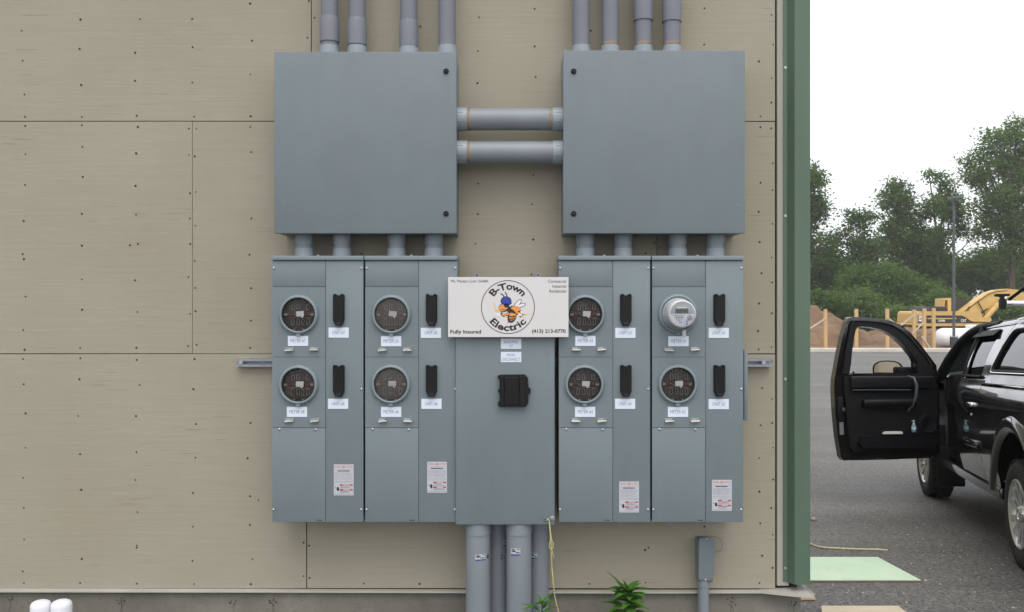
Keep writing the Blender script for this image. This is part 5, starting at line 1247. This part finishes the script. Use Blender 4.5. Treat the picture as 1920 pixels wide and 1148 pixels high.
# ------------------------------------------------------------------ fence posts along the far kerb
def far(px, py, d): return (px - 960) * d / F, EYE + (574 - py) * d / F
DF = 43.4
G = 'new timber fence posts beyond the kerb'
posts = [(1547.7, 580, 'first timber post from the building corner, before the dirt mound'), (1605.5, 580, 'second timber post from the building corner, seen over the open door'), (1663.5, 579.5, 'third timber post, seen through the open door window'),
         (1714, 581, 'timber post at the left end of the close set trio before the excavator'), (1733, 578.5, 'middle timber post of the close set trio before the excavator'), (1750.5, 578, 'timber post at the right end of the close set trio, beside the white tank')]
for px, py, lab in posts:
    x, z = far(px, py, DF); m = MB(); m.bbox(x - 0.072, x + 0.072, DF - 0.072, DF + 0.072, -0.45, z, 0.006, 1)
    tag(m.build('fence_post', M['lumber'], origin=(x, DF, -0.4)), lab, 'fence post', G).location = (x, DF, -0.4)
def brace(a, b, d, lab):
    (x0, z0), (x1, z1) = far(*a, d), far(*b, d); v = Vector((x1 - x0, 0, z1 - z0)); L = v.length
    Mx = Matrix.Translation((x0, d, z0)) @ Matrix.Rotation(-math.atan2(v.z, v.x), 4, 'Y'); m = MB(); m.box(0, L, -0.02, 0.02, -0.035, 0.035, Mx)
    tag(m.build('brace_board', M['brace']), lab, 'brace', 'thin brace boards on the fence posts')
brace((1505, 625), (1548, 597), DF - 0.12, 'thin grey brace rising from the building corner to the first post')
brace((1664, 596), (1700, 622), DF - 0.12, 'thin brace falling from the third post towards the trio')
brace((1688, 611), (1714, 591), DF - 0.14, 'thick pale pole rising to the left post of the trio')
brace((1711, 626), (1731, 605), DF - 0.16, 'short brace crossing between the left and middle posts of the trio')
brace((1728, 631), (1750, 661), DF - 0.12, 'white brace falling to the foot of the right post of the trio')

# ------------------------------------------------------------------ lamp post
DL = 42.9
x, zt = far(1788.5, 372, DL)
lp = empty('lamp_post', (x, DL, -0.3), 'tall dark parking lot lamp post on a ribbed black base', 'lamp post')
m = MB(); pr = []
for i in range(14): pr += [(0.175, 0.052 * i), (0.185, 0.052 * i + 0.013), (0.185, 0.052 * i + 0.033), (0.175, 0.052 * i + 0.048)]
m.lathe((x, DL, -0.35), (0, 0, 1), pr, 24); m.build('ribbed_base', M['base'], lp)
zbase = -0.35 + 0.052 * 14
m = MB(); m.cyl((x, DL, zbase), (x, DL, zt - 0.12), 0.070, 0.056, 12); m.build('pole', M['pole'], lp)
m = MB(); m.bbox(x - 0.14, x + 0.14, DL - 0.14, DL + 0.14, zbase, zbase + 0.03, 0.006, 1)
for a in (-1, 1):
    for b in (-1, 1): m.cyl((x + a * 0.11, DL + b * 0.11, zbase), (x + a * 0.11, DL + b * 0.11, zbase + 0.10), 0.012, None, 6)
m.build('anchor_plate', M['galv'], lp)
m = MB(); m.bbox(x - 0.20, x + 0.20, DL - 0.42, DL + 0.22, zt - 0.10, zt + 0.06, 0.03, 2); m.bbox(x - 0.06, x + 0.06, DL - 0.10, DL + 0.10, zt - 0.26, zt - 0.095, 0.01, 1); lh = m.build('lamp_head', M['pole'], lp)
m = MB(); m.bbox(x - 0.165, x + 0.165, DL - 0.38, DL - 0.05, zt - 0.118, zt - 0.101, 0.006, 1); m.build('lens', M['galv'], lh)

# ------------------------------------------------------------------ propane tank
DT = 46.0
x0, zc = far(1754, 633, DT); x1 = x0 + 3.3; rT = 0.49
tk = empty('propane_tank', ((x0 + x1) / 2, DT, -0.4), 'long white propane tank lying in front of the yellow excavator', 'tank')
m = MB(); hd = [(0.0, 0.0), (0.12, 0.01), (0.25, 0.05), (0.36, 0.12), (0.43, 0.20), (0.475, 0.31), (rT, 0.42)]
m.lathe((x0, DT, zc), (1, 0, 0), hd + [(r_, 3.3 - h_) for r_, h_ in hd[::-1]], 36, (False, False)); m.build('shell', M['tank'], tk, 60)
xd = far(1822, 0, DT)[0]; m = MB(); m.bbox(xd - 0.24, xd + 0.24, DT - 0.22, DT + 0.22, zc + 0.42, zc + 0.66, 0.05, 3); m.build('valve_dome', M['tank'], tk)
for xx in (x0 + 0.75, x1 - 0.75): m = MB(); m.bbox(xx - 0.06, xx + 0.06, DT - 0.3, DT + 0.3, -0.42, zc - 0.30, 0.01, 1); m.build('leg', M['tank'], tk)

# ------------------------------------------------------------------ excavator
DE = 55.0
ex = empty('excavator', (far(1790, 0, DE)[0], DE + 1.5, -0.4), 'yellow tracked excavator parked behind the fence posts, boom raised to the right', 'excavator')
q = lambda a, b: far(a, b, DE)
def ep(pts, y0, y1, name, mat, par=None, holes=None):
    m = MB(); m.prism([q(*k) for k in pts], 'y', DE + y0, DE + y1, [[q(*k) for k in h_] for h_ in holes] if holes else None); return m.build(name, M[mat], par or ex)
ep([(1722, 586), (1726, 584.2), (1838, 584.2), (1841, 587), (1843, 595), (1859, 595.5), (1860, 602), (1850, 606.4), (1721, 606.4), (1720, 604), (1721, 590)], 0.05, 2.9, 'upper_body', 'cat')
ep([(1722, 591.6), (1803, 591.6), (1810, 594.5), (1820, 601.5), (1826, 603.4), (1855, 603.8), (1852, 605.6), (1722, 605.6)], 0.0, 0.045, 'dark_side_stripe', 'cat_dark')
ep([(1739, 596.4), (1792.5, 596.4), (1793.5, 597.5), (1792.5, 598.6), (1739, 598.6)], -0.03, -0.004, 'hand_rail', 'cat')
ep([(1719, 606.6), (1862, 606.6), (1858, 611.8), (1722, 611.8), (1718, 609)], 0.02, 2.95, 'deck_beam', 'cat')
ep([(1736, 583.9), (1737, 576), (1752, 575), (1784, 575), (1786, 583.9)], 0.6, 2.3, 'engine_hood', 'cat_hood')
ep([(1753, 582), (1754, 577), (1784, 577), (1785, 582)], 0.52, 0.598, 'hood_louvre', 'cat_dark')
ep([(1793, 583.9), (1794.5, 559.5), (1809, 558.5), (1809, 583.9)], 1.7, 2.85, 'cab', 'cat', None, [[(1796, 581), (1797, 563), (1802, 562.5), (1802, 581)]])
ep([(1809.3, 583.9), (1809.3, 560), (1840, 560), (1846, 570), (1840, 583.9)], 1.75, 2.80, 'cab_glass', 'cat_dark')
bm_pts = [(1819, 584), (1850, 560.5), (1868, 549), (1884, 543.4), (1905, 541), (1925, 543), (1960, 560), (2010, 592), (2000, 602), (1950, 575), (1920, 562), (1900, 561), (1880, 573), (1862, 591), (1852, 596), (1842, 592), (1838, 584)]
ep(bm_pts, 0.95, 1.65, 'boom', 'cat')
ep([(1820, 585.5), (1868, 551.5), (1884, 546), (1905, 543.6), (1904.5, 544.6), (1884, 547.2), (1868, 552.8), (1822, 586)], 0.92, 0.948, 'boom_pipe', 'cat_dark')
m = MB()
(a0, b0_), (a1, b1_) = q(1858, 599), q(1884, 570); m.cyl((a0, DE + 0.7, b0_), (a1, DE + 0.7, b1_), 0.16, None, 12); (a2, b2_) = q(1900, 556); m.build('boom_cylinder', M['cat'], ex)
m = MB(); m.cyl((a1, DE + 0.7, b1_), (a2, DE + 0.7, b2_), 0.09, None, 10); m.build('cylinder_rod', M['alloy'], ex)
ep([(1843, 590.5), (1850, 586.5), (1862, 580.5), (1869, 577), (1862, 583.5), (1855, 590.5)], 0.88, 0.94, 'boom_shade_patch', 'cat_dark')  # dark sheet standing in for shade on the near side of the boom
for a, b, c_, d_ in ((1828, 583.5, 1831, 575), (1847, 565, 1862, 592)):
    (x0, z0), (x1_, z1_) = q(a, b), q(c_, d_); m = MB(); m.tube([(x0, DE + 0.86, z0), (x1_, DE + 0.86, z1_)], 0.035, 6); m.build('hydraulic_hose', M['cat_dark'], ex)
ep([(1990, 590), (2006, 588), (2016, 640), (2004, 650), (1996, 648)], 1.0, 1.6, 'stick_arm', 'cat')
ep([(1992, 640), (2018, 644), (2020, 656), (2000, 660), (1988, 652)], 0.7, 1.9, 'bucket', 'cat_mud')
# undercarriage with two tracks
ep([(1745, 612), (1835, 612), (1828, 622), (1755, 622)], 0.6, 2.4, 'turntable', 'cat_dark')
for y0 in (-0.15, 2.5):
    tr_ = ep([(1716, 628), (1720, 621), (1730, 617.5), (1838, 617.5), (1848, 622), (1851, 630), (1848, 640), (1838, 645.5), (1730, 645.5), (1719, 641), (1715.5, 635)], y0, y0 + 0.6, 'track_frame', 'cat_mud')
    shoe = MB(); (ax0, az0) = q(0, 0)
    for kx_, kz_ in [(1730 + 9 * i, 617.2) for i in range(13)] + [(1730 + 9 * i, 645.8) for i in range(13)]:
        xx, zz = q(kx_, kz_); shoe.box(xx - 0.10, xx + 0.10, DE + y0 - 0.03, DE + y0 + 0.63, zz - 0.035, zz + 0.035)
    shoe.build('track_shoes', M['cat_dark'], tr_)['kind'] = 'stuff'
    for xx in (1726, 1840):
        a, b = q(xx, 631.5); m = MB(); m.lathe((a, DE + y0 - 0.005, b), (0, -1, 0), [(0.30, 0), (0.30, 0.04), (0.12, 0.06), (0, 0.06)], 18); m.build('idler_wheel', M['cat_mud'], tr_)
m = MB(); (xa, za), (xb, zb2) = q(1801.5, 604), q(1812, 598.4); add_text(m, 'CAT', xa, xb, za, zb2, DE - 0.006, 0.03); m.build('lettering', M['white_print'], ex)
m = MB(); (xa, za), (xb, zb2) = q(1759, 603.6), q(1772, 599.2); add_text(m, '330B', xa, xb, za, zb2, DE - 0.006, 0.03); m.build('lettering', M['white_print'], ex)
ep([(1722.8, 592.5), (1729.5, 592.5), (1729.5, 603), (1722.4, 603)], -0.012, -0.002, 'tail_decal', 'white_print')
m = MB(); (xa, za), (xb, zb2) = q(1723.6, 600.5), q(1729, 595.5); add_text(m, 'CAT', xa, xb, za, zb2, DE - 0.016, 0.03); m.build('lettering', M['cat_dark'], ex)

# ------------------------------------------------------------------ trees and bushes
def np_mesh(name, V, Fq, mat, parent, origin):
    me = bpy.data.meshes.new(name); n = len(Fq)
    me.vertices.add(len(V)); me.vertices.foreach_set('co', (V - np.array(origin)).astype(np.float32).ravel())
    me.loops.add(n * 4); me.loops.foreach_set('vertex_index', Fq.ravel().astype(np.int32))
    me.polygons.add(n); me.polygons.foreach_set('loop_start', np.arange(0, n * 4, 4, dtype=np.int32))
    me.update(calc_edges=True); me.materials.append(mat)
    o = bpy.data.objects.new(name, me); COL.objects.link(o)
    if parent: o.parent = parent
    return o
def crown(lobes, seed, leaf=0.24, per=13, clump=0.55, dens=1.0, cut=-0.12, nscale=0.55):
    """leaf quads in clumps through the volume of several lobes, thinned by noise so that gaps stay open"""
    rg = np.random.default_rng(seed); C = []
    for (cx, cy, cz, rx, ry, rz) in lobes:
        n = int(dens * 24.0 * (rx * rz + rx * ry + ry * rz) / 3 * 4)
        d = rg.normal(size=(n, 3)); d /= np.linalg.norm(d, axis=1)[:, None]
        r = rg.random(n) ** 0.42 * (1.06 + 0.10 * rg.normal(size=n).clip(-2, 2))
        P = d * r[:, None] * np.array([rx, ry, rz]) + np.array([cx, cy, cz])
        keep = np.array([mnoise.noise(Vector(p_) * nscale + Vector((seed * 3.7, 0, 0))) + 0.5 * mnoise.noise(Vector(p_) * nscale * 2.7) for p_ in P]) > cut
        C.append(P[keep])
    C = np.concatenate(C); m = len(C)
    n = m * per
    cen = np.repeat(C, per, 0) + rg.normal(size=(n, 3)) * np.array([clump, clump, clump * 0.7]) * np.repeat(0.45 + 0.5 * rg.random(m), per)[:, None]
    a = rg.normal(size=(n, 3)); a[:, 2] *= 0.6; a /= np.linalg.norm(a, axis=1)[:, None]
    b = rg.normal(size=(n, 3)); b -= a * (a * b).sum(1)[:, None]; b /= np.linalg.norm(b, axis=1)[:, None]
    s_ = leaf * (0.45 + 1.1 * rg.random(n) ** 1.6)[:, None]
    V = np.stack([cen - a * s_ * 0.6, cen + b * s_ * 0.32, cen + a * s_ * 0.6, cen - b * s_ * 0.32], 1).reshape(-1, 3)
    return V, np.arange(n * 4).reshape(-1, 4)
def tree(name, label, px, d, lobes_px, mat, seed, cat='tree', group='trees behind the lot', trunk_top=None, trunk_r=0.22, leaf=0.24, dens=1.0, cut=-0.12, per=13, clump=0.55, limbs=True):
    """lobes_px = (px, py, half width px, half height px, depth offset m) at distance d"""
    k = d / F; rr = random.Random(seed); x = (px - 960) * k; z0 = -0.45
    lobes = [((a - 960) * k, d + dy, EYE + (574 - b) * k, w * k, max(w, h) * k * 0.85, h * k) for a, b, w, h, dy in lobes_px]
    e = empty(name, (x, d, z0), label, cat, group)
    m = MB(); top = max(lobes, key=lambda l: l[2] + l[5]); zt = trunk_top or (top[2])
    pts = [(x, d, z0), (x + 0.1, d, z0 + (zt - z0) * 0.3), (x + (top[0] - x) * 0.5, d, z0 + (zt - z0) * 0.65), (top[0], top[1], zt)]
    m.tube(pts, [trunk_r * 1.15, trunk_r * 0.85, trunk_r * 0.55, trunk_r * 0.15], 9)
    m.build('trunk', M['bark'], e)
    if limbs:
        for L in lobes:
            m = MB(); b = Vector(pts[1]).lerp(Vector(pts[2]), rr.uniform(0.1, 0.9)); t_ = Vector(L[:3]) + Vector((rr.uniform(-.3, .3) * L[3], rr.uniform(-.3, .3) * L[4], 0.45 * L[5]))
            mid = b.lerp(t_, 0.5) + Vector((0, 0, -0.12 * (t_ - b).length * 0.3)); m.tube([b, mid, t_], [trunk_r * 0.42, trunk_r * 0.28, trunk_r * 0.07], 7)
            for j in range(3):
                u_ = mid.lerp(t_, rr.uniform(0.1, 0.8)); w_ = u_ + Vector((rr.uniform(-1, 1) * L[3], rr.uniform(-1, 1) * L[4], rr.uniform(-0.2, 1) * L[5])) * 0.7; m.tube([u_, u_.lerp(w_, 0.5) + Vector((0, 0, 0.1)), w_], [trunk_r * 0.16, trunk_r * 0.1, trunk_r * 0.04], 5)
            m.build('limb', M['bark'], e)
    V, Fq = crown(lobes, seed, leaf, per, clump, dens, cut)
    np_mesh('crown', V, Fq, M[mat], e, e.location)
    return len(Fq)
nl_ = 0
nl_ += tree('deciduous_tree', 'tall narrow dark tree whose crown peeks past the green corner trim', 1512, 82, [(1515, 360, 26, 50, 0), (1512, 320, 18, 24, 0), (1526, 405, 26, 34, 0), (1510, 440, 34, 50, 1), (1530, 460, 30, 30, -1), (1535, 385, 12, 16, 0), (1526, 345, 14, 22, 0)], 'leaf_dark', 11, cut=-0.06)
nl_ += tree('deciduous_tree', 'ragged mid green tree left of the lamp post with a rounded lower crown', 1605, 84, [(1612, 425, 20, 26, 0), (1625, 408, 16, 18, 0), (1597, 405, 14, 10, 0), (1590, 450, 28, 26, 0), (1615, 470, 34, 26, -1), (1570, 470, 24, 22, 0), (1640, 470, 26, 26, 1), (1588, 500, 36, 30, -1)], 'leaf_dark', 12, cut=-0.05)
nl_ += tree('deciduous_tree', 'tall vine covered tree directly left of the lamp post', 1708, 86, [(1683, 352, 20, 20, 0), (1672, 375, 26, 24, 0), (1700, 372, 24, 18, 0), (1718, 392, 36, 26, 0), (1690, 405, 36, 30, 0), (1735, 405, 28, 36, -1), (1672, 430, 22, 26, 0), (1715, 440, 40, 36, -1), (1735, 470, 28, 40, 0), (1690, 470, 34, 24, 0), (1755, 440, 18, 30, 0), (1700, 505, 34, 26, 1), (1745, 500, 36, 36, -1), (1660, 470, 22, 26, 0)], 'leaf_mid', 13, cut=-0.10)
nl_ += tree('deciduous_tree', 'thin wispy tree top rising just above the lamp head', 1768, 88, [(1762, 335, 12, 12, 0), (1776, 352, 16, 14, 0), (1783, 375, 16, 18, 0), (1772, 385, 18, 20, 0), (1788, 400, 18, 16, 0), (1742, 325, 8, 6, 0), (1795, 425, 20, 18, 0), (1820, 410, 22, 16, 0), (1830, 440, 22, 14, 0), (1770, 425, 22, 26, 0)], 'leaf_mid', 14, dens=1.4, cut=-0.10)
nl_ += tree('deciduous_tree', 'large pale green tree filling the right edge of the view', 1895, 80, [(1905, 250, 34, 30, 0), (1868, 262, 26, 22, 0), (1840, 285, 22, 16, 0), (1925, 290, 50, 44, 0), (1880, 305, 44, 34, 0), (1845, 330, 26, 26, 0), (1905, 360, 56, 44, 0), (1858, 370, 32, 24, -1), (1818, 292, 18, 12, 0), (1828, 332, 22, 20, 0), (1832, 385, 26, 18, 0), (1838, 440, 24, 16, 0), (1812, 312, 12, 8, 0), (1900, 420, 50, 44, 0), (1865, 425, 28, 30, 0), (1940, 440, 50, 60, 0), (1885, 470, 30, 30, 0), (1960, 350, 50, 60, 0)], 'leaf_lite', 15, trunk_r=0.34, cut=-0.12, leaf=0.22)
nl_ += tree('deciduous_tree', 'round darker tree standing behind the lamp post, over the excavator cab', 1850, 92, [(1830, 490, 26, 24, 0), (1858, 488, 28, 24, 0), (1840, 520, 40, 28, 0), (1882, 515, 26, 30, 0), (1812, 520, 24, 26, 0), (1880, 545, 34, 26, 0)], 'leaf_mid', 16, dens=1.3, cut=-0.3)
nl_ += tree('deciduous_tree', 'dense dark tree mass behind the dirt mound near the corner', 1560, 90, [(1540, 510, 36, 40, 0), (1580, 520, 40, 36, 0), (1620, 520, 40, 34, 0), (1560, 560, 60, 30, 0), (1520, 550, 40, 40, 0), (1610, 560, 40, 30, 0)], 'leaf_mid', 17, dens=1.4, cut=-0.5)
nl_ += tree('deciduous_tree', 'dense dark tree mass between the vine covered tree and the lamp post', 1740, 92, [(1670, 530, 40, 34, 0), (1720, 530, 44, 34, 0), (1765, 520, 36, 40, 0), (1745, 490, 34, 30, 0), (1790, 540, 34, 30, 0), (1690, 560, 50, 24, 0), (1760, 565, 44, 24, 0)], 'leaf_mid', 18, dens=1.4, cut=-0.42)
nl_ += tree('deciduous_tree', 'tree at the right edge behind the big pale tree', 1960, 95, [(1920, 520, 40, 40, 0), (1980, 500, 60, 60, 0), (1950, 560, 60, 40, 0), (2040, 520, 60, 70, 0)], 'leaf_dark', 19, dens=1.3, cut=-0.4)
nl_ += tree('deciduous_tree', 'tree hidden mostly behind the building corner', 1440, 88, [(1440, 420, 50, 60, 0), (1470, 500, 50, 50, 0), (1400, 500, 60, 60, 0)], 'leaf_dark', 20, dens=0.8)
nl_ += tree('deciduous_tree', 'tree beyond the right edge of the lot', 2080, 84, [(2080, 400, 60, 70, 0), (2050, 480, 60, 60, 0), (2110, 480, 60, 60, 0)], 'leaf_mid', 21, dens=0.8)
G = 'bushes along the far edge of the earth'
nl_ += tree('leafy_bush', 'sunlit bush rising over the right slope of the dirt mound', 1622, 66, [(1610, 575, 34, 30, 0), (1640, 590, 34, 26, 0), (1585, 580, 24, 22, 1), (1620, 600, 40, 24, 0)], 'leaf_lite', 31, 'bush', G, trunk_r=0.08, leaf=0.19, dens=2.2, cut=-0.5, limbs=False, clump=0.4)
nl_ += tree('leafy_bush', 'tall sunlit thicket standing between the mound and the vine covered tree', 1655, 73, [(1610, 535, 36, 34, 0), (1650, 530, 40, 36, -1), (1695, 540, 36, 32, 0), (1730, 555, 34, 30, 0), (1640, 565, 50, 30, -1)], 'leaf_mid', 36, 'bush', G, trunk_r=0.1, leaf=0.2, dens=2.0, cut=-0.35, limbs=False, clump=0.42)
nl_ += tree('leafy_bush', 'low bush behind the left post of the trio', 1690, 64, [(1672, 605, 28, 24, 0), (1700, 600, 28, 24, 0), (1690, 622, 40, 20, 0)], 'leaf_lite', 32, 'bush', G, trunk_r=0.08, leaf=0.19, dens=2.2, cut=-0.5, limbs=False, clump=0.4)
nl_ += tree('leafy_bush', 'bush behind the excavator hood beside the lamp post', 1765, 70, [(1740, 578, 30, 24, 0), (1770, 565, 28, 20, 0), (1795, 570, 24, 20, 0), (1760, 595, 50, 24, 0)], 'leaf_lite', 33, 'bush', G, trunk_r=0.08, leaf=0.19, dens=2.2, cut=-0.5, limbs=False, clump=0.4)
nl_ += tree('leafy_bush', 'bright green bush under the excavator boom at the right edge', 1895, 68, [(1880, 590, 30, 24, 0), (1912, 588, 30, 28, 0), (1945, 590, 40, 30, 0), (1890, 610, 50, 24, 0)], 'leaf_lite', 34, 'bush', G, trunk_r=0.08, leaf=0.19, dens=2.2, cut=-0.5, limbs=False, clump=0.4)
nl_ += tree('leafy_bush', 'dark bush behind the dirt mound close to the corner trim', 1535, 64, [(1530, 568, 30, 22, 0), (1560, 572, 28, 20, 0), (1500, 575, 34, 26, 0)], 'leaf_dark', 35, 'bush', G, trunk_r=0.08, leaf=0.19, dens=2.2, cut=-0.5, limbs=False, clump=0.4)
print('leaves', nl_)

# ------------------------------------------------------------------ humid summer air
m = MB(); m.box(-402, 402, -402, 402, -1.9, 24)
hz = NT('humid_air'); hz.t.nodes.remove(hz.b)
pv = hz.n('VolumePrincipled', Density=0.0007, Anisotropy=0.2); pv.inputs['Color'].default_value = (0.93, 0.96, 0.98, 1)
hz.l(pv.outputs[0], hz.out.inputs['Volume'])
tag(m.build('haze', hz.m), kind='stuff')
